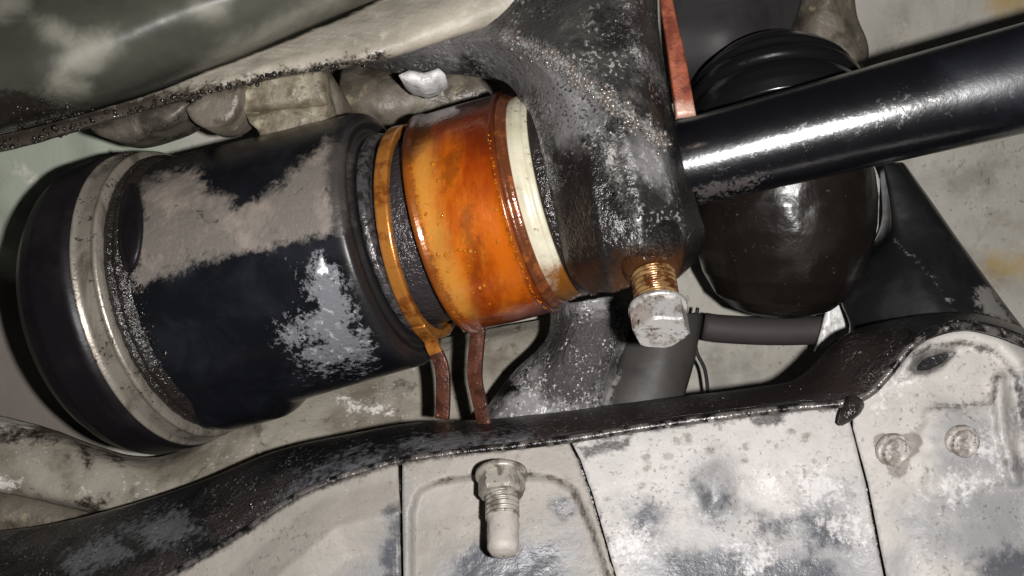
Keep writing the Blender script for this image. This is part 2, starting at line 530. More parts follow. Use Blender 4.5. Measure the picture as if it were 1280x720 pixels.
# --- bracket
m = Mat('wet_cast_iron', srgb(66, 64, 62), .34, .1, .5)
m.mottled(26, srgb(40, 38, 37), .42, .62, rough=.26, seed=3)
m.mottled(8, srgb(100, 96, 92), .52, .72, rough=.5, opacity=.8, seed=6)
m.stain('dust', srgb(136, 134, 134), rough=.5, amp=30, size=12, soft=18, opacity=.72, seed=2, fine=.8, detail=9)
m.stain('weld', srgb(168, 165, 162), rough=.2, amp=20, size=3, soft=8, opacity=.85, seed=5, fine=1)
wm = m.last
m.speckle(1.3, srgb(162, 159, 156), .56, .16, .8, 3, 10)
m.speckle(.9, srgb(20, 18, 18), .58, .3, .8, 7, 14)
m.stain('black', srgb(26, 23, 22), rough=.22, amp=22, size=10, soft=16, opacity=.9, seed=7)
m.stain('rust', srgb(70, 42, 22), rough=.14, amp=20, size=7, soft=14, opacity=.9, seed=8)
m.bump(11, .6, 5, 3).bump(2.6, .4, 4, 4)
m.raw_bump(m.math('MULTIPLY', wm, m.noise(2, 4, .6, 0, None, 33)), 1.6)
m.bump(1.1, .3, 3, 6)
MAT_BRACKET = m.done()

m = Mat('wet_grey_casting', srgb(136, 134, 134), .3, .05, .5)
m.mottled(12, srgb(88, 85, 84), .45, .62, rough=.2, seed=3)
m.speckle(1.3, srgb(206, 202, 200), .55, .12, .9, 3, 10)
m.speckle(1.2, srgb(22, 20, 20), .57, .2, .9, 8, 9)
m.stain('grit', srgb(74, 71, 70), rough=.12, amp=20, size=5, soft=10, seed=4)
gm = m.last
m.speckle(1.0, srgb(220, 217, 215), .6, .12, .9, 13, 7)
m.stain('black', srgb(20, 18, 18), rough=.3, amp=14, size=5, soft=6, seed=5)
m.bump(10, .8, 4, 3)
m.raw_bump(m.math('MULTIPLY', gm, m.noise(1.7, 4, .6, 0, None, 33)), 1.5)
MAT_GREYCAST = m.done()

# --- shaft, boot, arm
m = Mat('shiny_black_shaft', (.004, .004, .006, 1), .215, .0, 1.0)
m.b.inputs['IOR'].default_value = 1.9
m.rough_noise(10, .05)
m.stain('speck', (.002, .002, .003, 1), rough=.36, amp=24, size=3, soft=2, seed=3, shift=7, fine=.5)
m.stain('scrape', srgb(96, 90, 88), rough=.3, amp=30, size=5, soft=4, seed=5, opacity=.7, shift=10, fine=1)
m.stain('glare_haze', srgb(44, 46, 56), rough=.4, amp=26, size=14, soft=30, seed=6, opacity=.6)  # hazy glare at the shaft's right end put into the colour
m.bump(1.8, .07, 3, 4).bump(26, .25, 2, 2)
MAT_SHAFT = m.done()
m = Mat('brown_black_rubber', (.011, .0082, .0068, 1), .24, 0, .5)
m.mottled(22, (.016, .0115, .009, 1), .45, .7, rough=.36, seed=2)
m.speckle(1.2, srgb(90, 84, 78), .68, .4, .6, 3, 12)
m.bump(14, .5, 4, 3).bump(2.4, .12, 4, 4); MAT_BOOT = m.done()
m = Mat('black_collar_rubber', (.008, .008, .009, 1), .2, 0, .6)
m.bump(16, .3, 3, 3); MAT_COLLAR = m.done()
m = Mat('black_arm_paint', (.010, .010, .011, 1), .32, 0, .5)
m.mottled(24, (.018, .018, .02, 1), .45, .7, rough=.45, seed=2)
m.stain('scuff', srgb(140, 136, 130), rough=.5, amp=16, size=4, soft=4, seed=3, opacity=.8)
m.bump(22, .7, 3, 3).bump(1.8, .06, 3, 4); MAT_ARM = m.done()
m = Mat('dark_plastic', srgb(50, 48, 48), .55, 0, .4)
m.mottled(20, srgb(38, 36, 36), .45, .7, seed=2).bump(2, .06, 3, 3); MAT_DARK = m.done()
m = Mat('grey_hose_rubber', srgb(66, 62, 61), .65, 0, .35)
m.mottled(14, srgb(60, 56, 54), .45, .7, seed=2).bump(3, .1, 3, 3); MAT_GHOSE = m.done()
m = Mat('grey_strut_paint', srgb(62, 59, 57), .5, 0, .4)
m.mottled(16, srgb(54, 51, 49), .45, .66, seed=2)
m.stain('scuff', srgb(176, 172, 168), rough=.5, amp=14, size=4, soft=5, seed=3)
m.stain('dark', srgb(44, 41, 40), amp=10, size=6, soft=8, seed=4)
m.bump(4, .12, 3, 3); MAT_STRUT = m.done()
m = Mat('rust_red_steel', srgb(150, 82, 58), .45, .2, .5)
m.mottled(7, srgb(104, 48, 32), .42, .62, seed=2)
m.stain('pale', srgb(200, 168, 152), amp=12, size=3, soft=8, seed=3, opacity=.8)
m.bump(2, .25, 4, 3); MAT_RUST = m.done()

# --- crossmember
m = Mat('oily_black_ridge', srgb(26, 25, 26), .3, .0, .5)
m.mottled(24, srgb(40, 39, 41), .45, .65, rough=.35, seed=2)
m.stain('grey', srgb(112, 114, 118), rough=.45, amp=30, size=9, soft=10, opacity=.7, seed=3, fine=1)
m.stain('brown', srgb(44, 35, 32), rough=.45, amp=14, size=12, soft=14, opacity=.9, seed=4)
m.stain('grit', srgb(60, 54, 52), rough=.14, amp=24, size=4, soft=9, opacity=.9, seed=5)
gm = m.last
m.speckle(1.2, srgb(150, 148, 146), .63, .15, .8, 4, 12)
m.bump(14, .9, 4, 3).bump(2.0, .4, 3, 4)
m.raw_bump(m.math('MULTIPLY', gm, m.noise(1.8, 4, .6, 0, None, 33)), 1.6)
MAT_RIDGE = m.done()
m = Mat('lip_edge', srgb(104, 99, 96), .25, .3, .5)
m.mottled(6, srgb(24, 22, 22), .42, .58, seed=2)
m.mottled(3.5, srgb(170, 164, 158), .58, .72, seed=5).bump(2, .4, 4, 3); MAT_LIPEDGE = m.done()

def plate_mat(name, base, second, seed, salt=.3):
    m = Mat(name, base, .55, 0, .4)
    m.mottled(40, second, .4, .7, opacity=.8, seed=seed)
    m.mottled(4, srgb(128, 118, 108), .62, .76, opacity=.5, seed=seed+3)
    m.speckle(1.6, srgb(110, 101, 94), .62, .4, .6, seed, 20)
    m.stain('mid', srgb(128, 129, 132), rough=.36, amp=44, size=12, soft=30, opacity=.75, seed=seed+4, detail=8, fine=.45)
    m.stain('dark', srgb(70, 73, 80), rough=.3, amp=38, size=12, soft=14, opacity=.88, seed=seed+1, detail=9, fine=.6)
    m.stain('spots', srgb(112, 102, 94), rough=.4, amp=5, size=3, soft=2, opacity=.7, seed=seed+2)
    m.stain('white', srgb(216, 212, 210), rough=.45, amp=46, size=5, soft=16, opacity=.7, seed=seed+5, detail=10, fine=1)
    m.speckle(1.1, srgb(232, 228, 224), .66, .3, .6*salt, seed+8, 9)
    m.stain('edge', srgb(40, 36, 34), rough=.3, amp=10, size=4, soft=4, opacity=.85, seed=seed+6)
    m.speckle(1.2, srgb(62, 56, 52), .61, .4, .6*min(1, salt+.2), seed+17, 11)
    m.speckle(2.6, srgb(120, 111, 103), .64, .4, .7*salt, seed+19, 26)
    m.mottled(1.5, srgb(150, 140, 130), .55, .7, opacity=.35, seed=seed+13)
    m.bump(30, .7, 4, 1).bump(5, .25, 6, 2).bump(1.0, .12, 4, 3)
    return m.done()
MAT_PLATE_A = plate_mat('dusty_plate', srgb(158, 152, 144), srgb(138, 133, 126), 2)
MAT_PLATE_B = plate_mat('dusty_plate_bolted', srgb(154, 148, 140), srgb(132, 127, 119), 11)
MAT_PLATE_C = plate_mat('chalky_plate', srgb(192, 187, 183), srgb(168, 165, 162), 21, .7)
MAT_PLATE_D = plate_mat('chalky_end_plate', srgb(184, 179, 174), srgb(158, 154, 149), 31, .6)
m = Mat('dusty_zinc', srgb(164, 158, 148), .42, .25, .5)
m.mottled(5, srgb(104, 97, 88), .45, .62, seed=2, detail=9).speckle(1, srgb(50, 45, 40), .6, .3, .8, 3, 6).bump(1.6, .15, 4, 3); MAT_ZINC = m.done()
m = Mat('dusty_stud', srgb(172, 164, 157), .6, .05, .4)
m.mottled(5, srgb(158, 150, 143), .45, .66, seed=2).mottled(2, srgb(100, 93, 88), .64, .74, seed=4).bump(1.6, .2, 4, 3); MAT_STUD = m.done()
m = Mat('crusted_bolt', srgb(176, 170, 164), .5, .1, .4)
m.mottled(4, srgb(130, 123, 116), .45, .62, seed=2, detail=9).mottled(3, srgb(196, 190, 184), .55, .68, seed=6, detail=9).speckle(1, srgb(50, 45, 42), .6, .4, .8, 3, 6)
m.bump(3, .5, 5, 3).bump(1, .2, 4, 4); MAT_CRUST = m.done()
m = Mat('bright_zinc', srgb(214, 211, 208), .38, .6, .5)
m.mottled(5, srgb(142, 132, 120), .48, .66, seed=2, detail=9).mottled(3, srgb(84, 66, 48), .58, .7, seed=4, detail=8).speckle(.9, srgb(50, 38, 28), .6, .3, .8, 3, 6)
m.bump(3, .2, 4, 3); MAT_BRIGHT = m.done()
m = Mat('oily_brass_thread', srgb(186, 148, 100), .25, .6, .5, coat=.6, coat_rough=.08)
m.mottled(5, srgb(100, 58, 28), .42, .62, seed=2).bump(2, .15, 3, 3); MAT_THREAD = m.done()
m = Mat('chip_metal', srgb(236, 234, 232), .4, .1, .5)
m.mottled(4, srgb(170, 164, 158), .48, .7, seed=2).bump(4, .8, 4, 3); MAT_CHIP = m.done()

# ================================================================== THE SETTING: underbody behind everything
def und_depth(px, py):
    d = 146 + 0*px
    d = d + 14*np.clip((px-900)/400, 0, 1) - 10*np.clip((300-px)/300, 0, 1.5)
    # crease lines pressed in the sheet
    return d
N = 170
gx, gy = np.meshgrid(np.linspace(-420, 1700, N), np.linspace(-330, 1050, int(N*.65)))
pp = np.stack([gx.ravel(), gy.ravel()], 1)
dd = und_depth(pp[:, 0], pp[:, 1])
for line, w, h in (([(845, -60), (870, 50), (860, 140)], 16, -5), ([(960, -50), (1010, 45)], 12, -4),
                   ([(300, 560), (420, 490), (470, 450)], 9, -6), ([(-60, 310), (22, 350), (60, 380)], 18, 7),
                   ([(120, 170), (150, 260)], 14, -4), ([(0, 240), (40, 280)], 12, -4),
                   ([(1160, 260), (1290, 330)], 26, 8), ([(1120, 60), (1140, 200)], 12, 4)):
    s = sdline(pp, line, w)
    dd = dd + h*np.clip((s+w)/w, 0, 1)**1.5
v = P3(np.concatenate([pp, dd[:, None]], 1))
v[:, 1] += 3.0*fnoise(v, 70, 3)
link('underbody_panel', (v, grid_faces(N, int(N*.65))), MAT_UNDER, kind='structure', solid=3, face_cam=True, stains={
    'green': poly_sd([(-200, 140), (230, 140), (230, 200), (110, 215), (20, 340), (-200, 330)]),
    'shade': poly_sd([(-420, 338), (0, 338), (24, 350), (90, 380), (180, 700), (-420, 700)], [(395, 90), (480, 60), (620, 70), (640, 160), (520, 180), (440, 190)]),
    'ochre': poly_sd([(1225, -30), (1330, -30), (1330, 22), (1240, 14)], [(1225, 325), (1290, 318), (1290, 345), (1230, 345)]),
    'dark': poly_sd([(440, 110), (520, 90), (560, 130), (480, 165)], [(1180, 215), (1250, 200), (1240, 240), (1190, 240)],
                    [(925, 445), (945, 440), (945, 470), (925, 470)], [(880, 430), (896, 420), (920, 500), (890, 500)],
                    [(900, 20), (990, 20), (980, 60), (900, 70)]),
    'pale': poly_sd([(10, 205), (25, 205), (48, 228), (40, 232)], [(420, 500), (490, 512), (490, 520), (440, 512)], [(1000, 20), (1060, 10), (1078, 60), (1060, 80), (1010, 60)]),
})

# muddy beam at lower left
rails = [[(-500, 492, 118), (-90, 512, 118), (0, 520, 112), (60, 535, 110), (130, 560, 108), (200, 570, 106), (280, 528, 110), (350, 480, 118), (430, 452, 126), (560, 420, 132), (720, 390, 134)],
         [(-500, 500, 98), (-90, 520, 98), (0, 534, 94), (60, 548, 93), (130, 575, 90), (200, 586, 90), (280, 548, 95), (350, 505, 104), (430, 478, 112), (560, 445, 118), (720, 415, 120)],
         [(-500, 560, 82), (-90, 580, 82), (0, 580, 82), (60, 596, 82), (130, 615, 82), (210, 622, 82), (290, 600, 84), (360, 565, 90), (440, 540, 98), (560, 515, 106), (720, 490, 108)],
         [(-500, 592, 84), (-90, 612, 84), (0, 612, 84), (60, 625, 84), (140, 641, 84), (220, 640, 84), (290, 625, 86), (360, 600, 90), (440, 575, 96), (560, 550, 102), (720, 530, 104)],
         [(-500, 596, 104), (-90, 616, 104), (0, 616, 104), (60, 629, 104), (140, 646, 104), (220, 645, 104), (290, 629, 106), (360, 604, 108), (440, 579, 112), (560, 554, 116), (720, 535, 118)]]
link('muddy_beam', loft(rails, 150, 9, bump=[(1.6, 18, 4)]), MAT_BEAM, label='mud-caked grey beam running below the black joint housing', cat='beam', solid=2, face_cam=True, stains={
    'pale': poly_sd([(418, 497), (450, 505), (490, 511), (488, 518), (440, 512)], [(-20, 512), (20, 512), (48, 522), (46, 534), (0, 536), (-20, 532)], [(-20, 598), (25, 600), (10, 612), (-20, 612)]),
    'dark': poly_sd([(100, 555), (112, 560), (112, 590), (104, 585)], [(135, 565), (150, 568), (150, 575), (138, 573)], [(-40, 534), (60, 540), (70, 552), (-40, 550)], [(100, 628), (140, 622), (125, 642)])})
link('grey_pipe', sweep([P(-500, 650, 96), P(-120, 650, 96), P(0, 640, 96), P(80, 655, 98), P(200, 690, 100)], circ(9, 28), n=40), MAT_CAST, label='grey pipe below the mud-caked beam', cat='pipe')

# ================================================================== top-left sump pan with flange
pan = empty('sump_pan', P(240, 60, 30), 'dark olive-grey sump pan with streaked reflections and an oily lower flange', 'sump pan')
rails = [[(-160, -160, 40), (100, -160, 30), (300, -160, 20), (640, -160, 20)],
         [(-160, -40, 2), (100, -40, -4), (300, -40, -6), (560, -60, 0)],
         [(-160, 70, -14), (60, 66, -16), (230, 20, -12), (500, -34, 4)],
         [(-160, 165, -4), (40, 140, -4), (215, 88, 2), (482, -8, 16)],
         [(-160, 204, 20), (40, 158, 22), (222, 104, 26), (484, -4, 36)]]
pvf = loft(rails, 110, 12, bump=[(1.2, 60, 3)])
shell_o = link('pan_shell', pvf, MAT_PAN, pan, solid=2, face_cam=True, stains={
    'pale': poly_sd([(45, 25), (75, 25), (95, 45), (140, 35), (143, 60), (120, 80), (80, 95), (105, 110), (60, 110), (75, 75), (90, 60), (60, 45)], [(-10, -10), (25, -10), (30, 10), (0, 18)],
                    [(255, 80), (290, 55), (330, 38), (380, 8), (420, -10), (430, 0), (370, 25), (300, 70)], [(245, 5), (280, 5), (280, 18), (245, 15)]),
    'dull': poly_sd([(-160, 10), (60, 60), (70, 90), (0, 110), (-160, 120)], [(110, 90), (220, 70), (240, 100), (120, 130)], [(160, 20), (240, 30), (260, 60), (150, 50)]),
    'oil': poly_sd([(-170, 125), (30, 112), (90, 135), (130, 140), (40, 175), (-170, 215)])})
rails = [[(-160, 196, 20), (0, 168, 20), (120, 138, 20), (190, 116, 20), (250, 92, 20), (340, 56, 22), (480, -6, 28), (560, -60, 34)],
         [(-160, 206, 17), (0, 181, 17), (120, 148, 17), (190, 128, 17), (250, 110, 16), (340, 84, 14), (480, 46, 12), (700, -50, 14)],
         [(-160, 213, 20), (0, 190, 19), (120, 157, 19), (190, 136, 19), (250, 121, 18), (340, 99, 16), (480, 73, 14), (730, -10, 18)],
         [(-160, 212, 34), (0, 189, 33), (120, 156, 33), (190, 135, 33), (250, 120, 32), (340, 98, 32), (480, 72, 32), (730, -10, 32)]]
fl_part = link('flange', loft(rails, 180, 8, bump=[(.8, 9, 4)]), MAT_FLANGE, pan, solid=1.5, face_cam=True, stains={
    'oil': lambda pp, v: np.maximum(sdpoly(pp, [(-170, 160), (0, 165), (130, 130), (190, 118), (260, 108), (250, 130), (120, 170), (-170, 230)]),
                                    sdline(pp, [(0, 186), (120, 154), (250, 118), (340, 96), (480, 70)], 5))})

def along(line, n, jit, d, dj=1.5):
    """n random points scattered along a px polyline at depth d"""
    q = catmull([(x, y, 0) for x, y in line], 400)
    i = rng.integers(0, 400, n)
    return np.stack([q[i, 0]+rng.normal(0, jit, n), q[i, 1]+rng.normal(0, jit, n), d+rng.normal(0, dj, n) if np.isscalar(d) else np.interp(i/399, np.linspace(0, 1, len(d)), d)+rng.normal(0, dj, n)], 1)
c = along([(0, 184), (60, 170), (120, 150), (190, 132), (250, 117), (340, 96), (480, 71)], 300, 3.0, [16.5, 16, 14, 12])
beads_m = beads(P3(c), rng.random(len(c))**2*.75+.2)
link('wet_grit', beads_m, MAT_GREASE, fl_part, kind='stuff')
def snap(c, RVp, RPp, push=.2):
    out = []
    for x, y, _ in c:
        i = np.argmin((RPp[:, 0]-x)**2+(RPp[:, 1]-y)**2); out.append(RVp[i]+np.array([0, -push, 0]))
    return np.array(out)

c = along([(-20, 112), (20, 124), (50, 140), (100, 140), (20, 160)], 90, 8, 4)
q = snap(c, pvf[0], proj(pvf[0]))+rng.normal(0, .5, (len(c), 3))*np.array([1, 0, 1])
link('sludge_beads', beads(q, rng.random(len(q))**2*.7+.2), MAT_GREASE, shell_o, kind='stuff')

# ================================================================== lugs hanging behind the flange
grp = 'casting lugs behind the pan flange'
def lug(name, outline, d, label, mat=MAT_CAST, dome=3.0, cat='casting', wid=11):
    poly = np.array(outline, float)
    def df(x, y):
        s = np.clip(sdpoly(np.stack([x, y], 1), poly), 0, 40)
        q = np.clip(s/wid, 0, 1); return d - dome*(1-(1-q)**2)
    return link(name, tri_grid(outline, df, 4, bump=[(.5, 9, 3)], skirt=24), mat, label=label, cat=cat)
def rnd(pts, n=60): return [tuple(q[:2]) for q in catmull([(x, y, 0) for x, y in list(pts)+[pts[0]]], n)[:-1]]
lug('casting_lug', rnd([(112, 160), (150, 146), (200, 128), (236, 128), (222, 150), (190, 164), (150, 174), (125, 170)]), 40, 'shallow dark grey casting lug under the pan flange', MAT_CAST_DARK, 1.5)
lug('casting_lug', rnd([(232, 135), (262, 112), (300, 110), (294, 145), (278, 157), (255, 159), (240, 150)]), 37, 'rounded grey-brown casting lug with a dark lower edge under the pan flange', MAT_CAST, 1.2)
lug('casting_block', [(300, 150), (296, 110), (345, 90), (400, 84), (408, 128), (370, 131), (342, 134), (318, 139), (304, 139)], 44, 'tan block above the crack, tucked under the pan flange', MAT_CAST_TAN, 1.2, wid=7)
lug('casting_block', [(307, 142), (322, 143), (346, 137), (372, 134), (409, 131), (412, 160), (370, 168), (326, 172), (322, 162), (312, 154)], 46, 'pale tan block below the crack, above the black housing', MAT_CAST_TAN, 1.2, wid=7)
link('bent_pipe', sweep([P(372, 66, 70), P(400, 110, 66), P(418, 140, 72), P(440, 190, 84)], circ(6.5, 28), n=40), MAT_CAST, label='short grey bent pipe above the neck of the joint housing', cat='pipe')
link('housing_casting', loft([[(430, 70, 104), (500, 60, 100), (620, 60, 100)], [(425, 110, 80), (480, 105, 76), (600, 90, 80)], [(430, 145, 84), (490, 150, 78), (620, 130, 82)], [(460, 190, 104), (520, 180, 100), (640, 170, 100)]], 60, 10, bump=[(2, 16, 4)]), MAT_CAST, label='shadowed grey casting behind the orange clamp', cat='casting', solid=3, face_cam=True)
# bright chip of bare metal under the bracket's arch
lug('metal_chip', [(498, 94), (512, 88), (530, 91), (548, 85), (556, 92), (547, 97), (541, 104), (528, 108), (518, 104), (508, 102)], 33, 'small bright chip of bare metal hanging under the bracket arch', MAT_CHIP, 2, 'metal chip')

# ================================================================== joint housing on the long axis
O = P(600, 270, 38)
ax = np.array([.972, -.25, .238]); ax /= np.linalg.norm(ax)
near = -np.array([0, 1, 0]) + ax*ax[1]; near /= np.linalg.norm(near)
def s_of(px, r):
    """axis position whose nearest rim point shows at pixel column px"""
    lo, hi = -400, 300
    for _ in range(60):
        mid = (lo+hi)/2
        x = proj((O+ax*mid+near*r)[None])[0, 0]
        if x < px: lo = mid
        else: hi = mid
    return (lo+hi)/2
def prof(lst, step=1.2): return densify([(s_of(px, r), r) for px, r in lst], step)

hs = empty('joint_housing', O+ax*s_of(300, 46), 'black joint housing with flaking tan dirt and a worn steel band', 'joint housing')
# right-hand shoulder of the housing
s_l, s_r = s_of(166, 49.8), s_of(432, 46)
s_e = s_of(449, 38.5); print('shoulder', s_r, s_e, s_of(452, 37.5))
pr = densify([(s_of(150, 49), 48.8), (s_l, 49.8), (s_l+8, 49.6), (s_r-1.5, 46.2), (s_r, 45.6), (s_r+1.3, 42.6), (s_e-1.2, 39.2), (s_e, 37.8), (s_e+.4, 31)], 1.0)
pr = densify(pr, .7)
hv, hf = lathe(pr, O, ax, 340)
dn_ = np.cross(near, ax); dn_ = dn_ if dn_[2] < 0 else -dn_
rel = hv-O; sax = rel@ax; ang = np.degrees(np.arctan2(rel@dn_, rel@near))
wgt = np.clip((ang-48)/22, 0, 1)*np.clip((150-ang)/20, 0, 1)*np.clip(1-(sax-s_l-16)/9, 0, 1); wgt = wgt*wgt*(3-2*wgt)
rad = rel-sax[:, None]*ax
hv = hv+rad/np.linalg.norm(rad, axis=1)[:, None]*(wgt*4.2)[:, None]
link('housing_body', (hv, hf), MAT_HOUSING, hs, stains={
    'dirt': poly_sd([(182, 226), (215, 214), (246, 213), (262, 238), (288, 245), (290, 266), (320, 256), (345, 238), (362, 212), (392, 194), (404, 176), (428, 180), (436, 200), (436, 285), (402, 294), (375, 300), (330, 312), (290, 318), (240, 330), (195, 348), (168, 362), (172, 300)]),
    'grey': poly_sd([(385, 338), (398, 326), (418, 332), (434, 362), (442, 400), (460, 436), (456, 458), (424, 456), (384, 462), (374, 446), (398, 428), (360, 432), (354, 414), (376, 406), (392, 386), (384, 360)]),
    'rim': lambda pp, v: ((v-O)@ax - s_r + 3)*3})
b0, b1 = s_of(96, 55.5), s_of(130, 54.5)
pr = densify([(b0-32, 32), (b0-30, 44), (b0-26, 50.5), (b0-21, 54.6), (b0-15, 57), (b0-2, 57), (b0, 55.5), (b0+3, 52)], 1.2)
link('end_cap', lathe(pr, O, ax, 220), MAT_CAP, hs)
pr = densify([(b0-.3, 52), (b0, 55.4), (b0+.8, 56.6), (b0+1.8, 55.6), (b0+2.6, 55.2), (b1-2.5, 54.4), (b1-1.6, 55), (b1-.6, 54.6), (b1, 53), (b1+.3, 48)], .5)
link('steel_band', lathe(pr, O, ax, 260), MAT_BAND, hs)
g1 = s_of(160, 50.6)
pr = densify([(b1+.2, 47), (b1+.4, 51.8), (b1+2, 52.3), (b1+3.2, 51), (b1+4.2, 51.8), (g1-1, 51.2), (g1+1.5, 49.6), (g1+3, 47)], .5)
v, f = lathe(pr, O, ax, 300)
v += (fnoise(v, 3.2, 4)*.5)[:, None]*near
link('grease_ring', (v, f), MAT_GREASE, hs)
# raised pad of the housing beside the band, and the swelling low on the housing
def surf(theta, s, r):
    a, e1, e2 = frame_of(ax)
    return O+a*s+(math.cos(theta)*e1+math.sin(theta)*e2)*r
def near_surf(px, py, r):
    """point of the housing's side of radius r seen at a pixel"""
    d0 = P(px, py, 0)-np.array([0, -D0, 0]); d0 /= np.linalg.norm(d0)
    o = np.array([0, -D0, 0])-O
    a = d0-ax*(d0@ax); b = o-ax*(o@ax)
    A_, B_, C_ = a@a, 2*a@b, b@b-r*r
    disc = max(B_*B_-4*A_*C_, 0)
    return np.array([0, -D0, 0])+d0*(-B_-math.sqrt(disc))/(2*A_)
def blob(px, py, r, wx, wy, h, tilt=0, n=28):
    """low pad lying on the housing; half sizes in px"""
    v = []; ring = 9
    for j in range(ring+1):
        q = j/ring
        for i in range(n):
            t = 2*math.pi*i/n
            x, y = wx*q*math.cos(t), wy*q*math.sin(t)
            c_, s_ = math.cos(tilt), math.sin(tilt)
            p = near_surf(px+x*c_-y*s_, py+x*s_+y*c_, r + h*math.sqrt(max(0, 1-q**4)) - (1.2 if j == ring else 0))
            v.append(p)
    v = np.array(v); v[:, 1] += .35*fnoise(v, 3.2, int(px))
    return v, grid_faces(n, ring+1, True)
link('oily_pad', blob(163, 284, 50, 17, 60, 3.2, .02), MAT_CAP, hs)
# added facet, tilted between lens and flash to make a glare spot
fc = near_surf(404, 334, 46.6)
hv_ = (np.array([0, -D0, 0])-fc)/np.linalg.norm(np.array([0, -D0, 0])-fc)+(np.array(flo.location)*1000-fc)/np.linalg.norm(np.array(flo.location)*1000-fc)
hv_, f1, f2 = frame_of(hv_)
fc = fc+hv_*.5
fv = [fc+hv_*.15]
for q_ in (1/3, 2/3, 1):
    for i in range(26):
        t = 2*math.pi*i/26
        rad_ = (2.9+.6*math.sin(3*t+1)+.35*math.sin(7*t)+.3*math.sin(11*t+2))*q_
        fv.append(fc+f1*rad_*math.cos(t)*1.15+f2*rad_*math.sin(t)*.85-hv_*.22*q_*q_)
fv = np.array(fv); ff = [(0, 1+i, 1+(i+1) % 26) for i in range(26)]
for k in range(2): ff += [(1+k*26+i, 1+(k+1)*26+i, 1+(k+1)*26+(i+1) % 26, 1+k*26+(i+1) % 26) for i in range(26)]
fv = fv+(fnoise(fv, 1.6, 3)*.12)[:, None]*hv_
link('glare_facet', (fv, ff), MAT_GLARE, hs, solid=.5, face_cam=True)
# bright sludge beads beside the band
q = []
for i in range(170):
    t = rng.random(); px = 146+t*110+rng.normal(0, 4)+14*math.sin(t*3); py = 190+t*340
    xs = np.interp(py, [190, 300, 400, 470, 530], [160, 158, 178, 205, 240])
    q.append(near_surf(xs+rng.normal(0, 5), py, 51.2))
link('sludge_beads', beads(q, rng.random(len(q))**2*.7+.2), MAT_GREASE, hs, kind='stuff')

# ---------------- neck and hose
ho = empty('rubber_hose', O+ax*s_of(505, 33), 'gritty black rubber hose between the joint housing and the orange clamp', 'hose')
l0 = max(s_of(452, 38), s_e+.3)
pr = densify([(l0-2, 30), (l0, 36.6), (l0+1.0, 37.6), (l0+2.6, 37.2), (l0+3.8, 35.6), (l0+4.2, 31)], .5)
v, f = lathe(pr, O, ax, 220)
link('steel_lip', (v, f), MAT_LIP, ho)
h0, h1 = s_of(470, 34), s_of(640, 33)
v, f = lathe(densify([(h0-6, 33), (h0, 33.2), (h0+4, 33.2), (s_of(512, 34), 33), (s_of(530, 34), 32.6), (h1, 32.6)], .9), O, ax, 240)
v += (fnoise(v, 2.2, 5)*.35)[:, None]*near
link('hose_wall', (v, f), MAT_HOSE, ho)

# ---------------- narrow copper ring clamp with hanging tab
nc = empty('narrow_ring_clamp', O+ax*s_of(485, 37), 'thin copper-coloured ring clamp with one rusty tab beside the wide orange clamp', 'ring clamp')
n0, n1 = s_of(473, 37.5), s_of(490, 37.5)
a_, e1_, e2_ = frame_of(ax)
dn_ = np.cross(near, ax); dn_ = dn_ if dn_[2] < 0 else -dn_
ax2 = ax+.085*dn_; ax2 /= np.linalg.norm(ax2)
RC = O+ax*(n0-.3)
w = n1-n0
pr = densify([(0, 35), (0, 37.6), (.4, 38.1), (w-.4, 38.1), (w, 37.6), (w, 35), (0, 35)], .6)
link('ring', lathe(pr, RC, ax2, 220), MAT_COPPER, nc)
def ring_pt(s, r, deg):
    """deg 0 = nearest the lens, 90 = lowest"""
    dn = np.cross(near, ax); dn = dn if dn[2] < 0 else -dn
    return O+ax*s+(near*math.cos(math.radians(deg))+dn*math.sin(math.radians(deg)))*r
def ring2(r, deg): return RC+ax2*(w/2)+(near*math.cos(math.radians(deg))+(dn_-ax2*(dn_@ax2))*math.sin(math.radians(deg)))*r
path = [ring2(37.6, 58), ring2(37.9, 66), ring2(39.2, 76)]
dep = path[-1][1]
pe = proj(path[-1][None])[0]
print('strap leaves ring at', pe, dep)
path += [P(541, 433, dep+1), P(548, 447, dep+2)]
link('strap', sweep(path, rrect(w*1.02, 1.9, .35), up=near, n=40), MAT_COPPER, nc)
path = [P(545, 441, dep+1.5), P(549, 449, dep+2), P(552, 458, dep+2), P(554, 475, dep+2), P(554, 500, dep+3), P(553, 523, dep+4)]
link('tab', sweep(path, rrect(w*1.04, 2.1, .35), up=near, n=50), MAT_TAB, nc)
print('ring tab depth', dep)

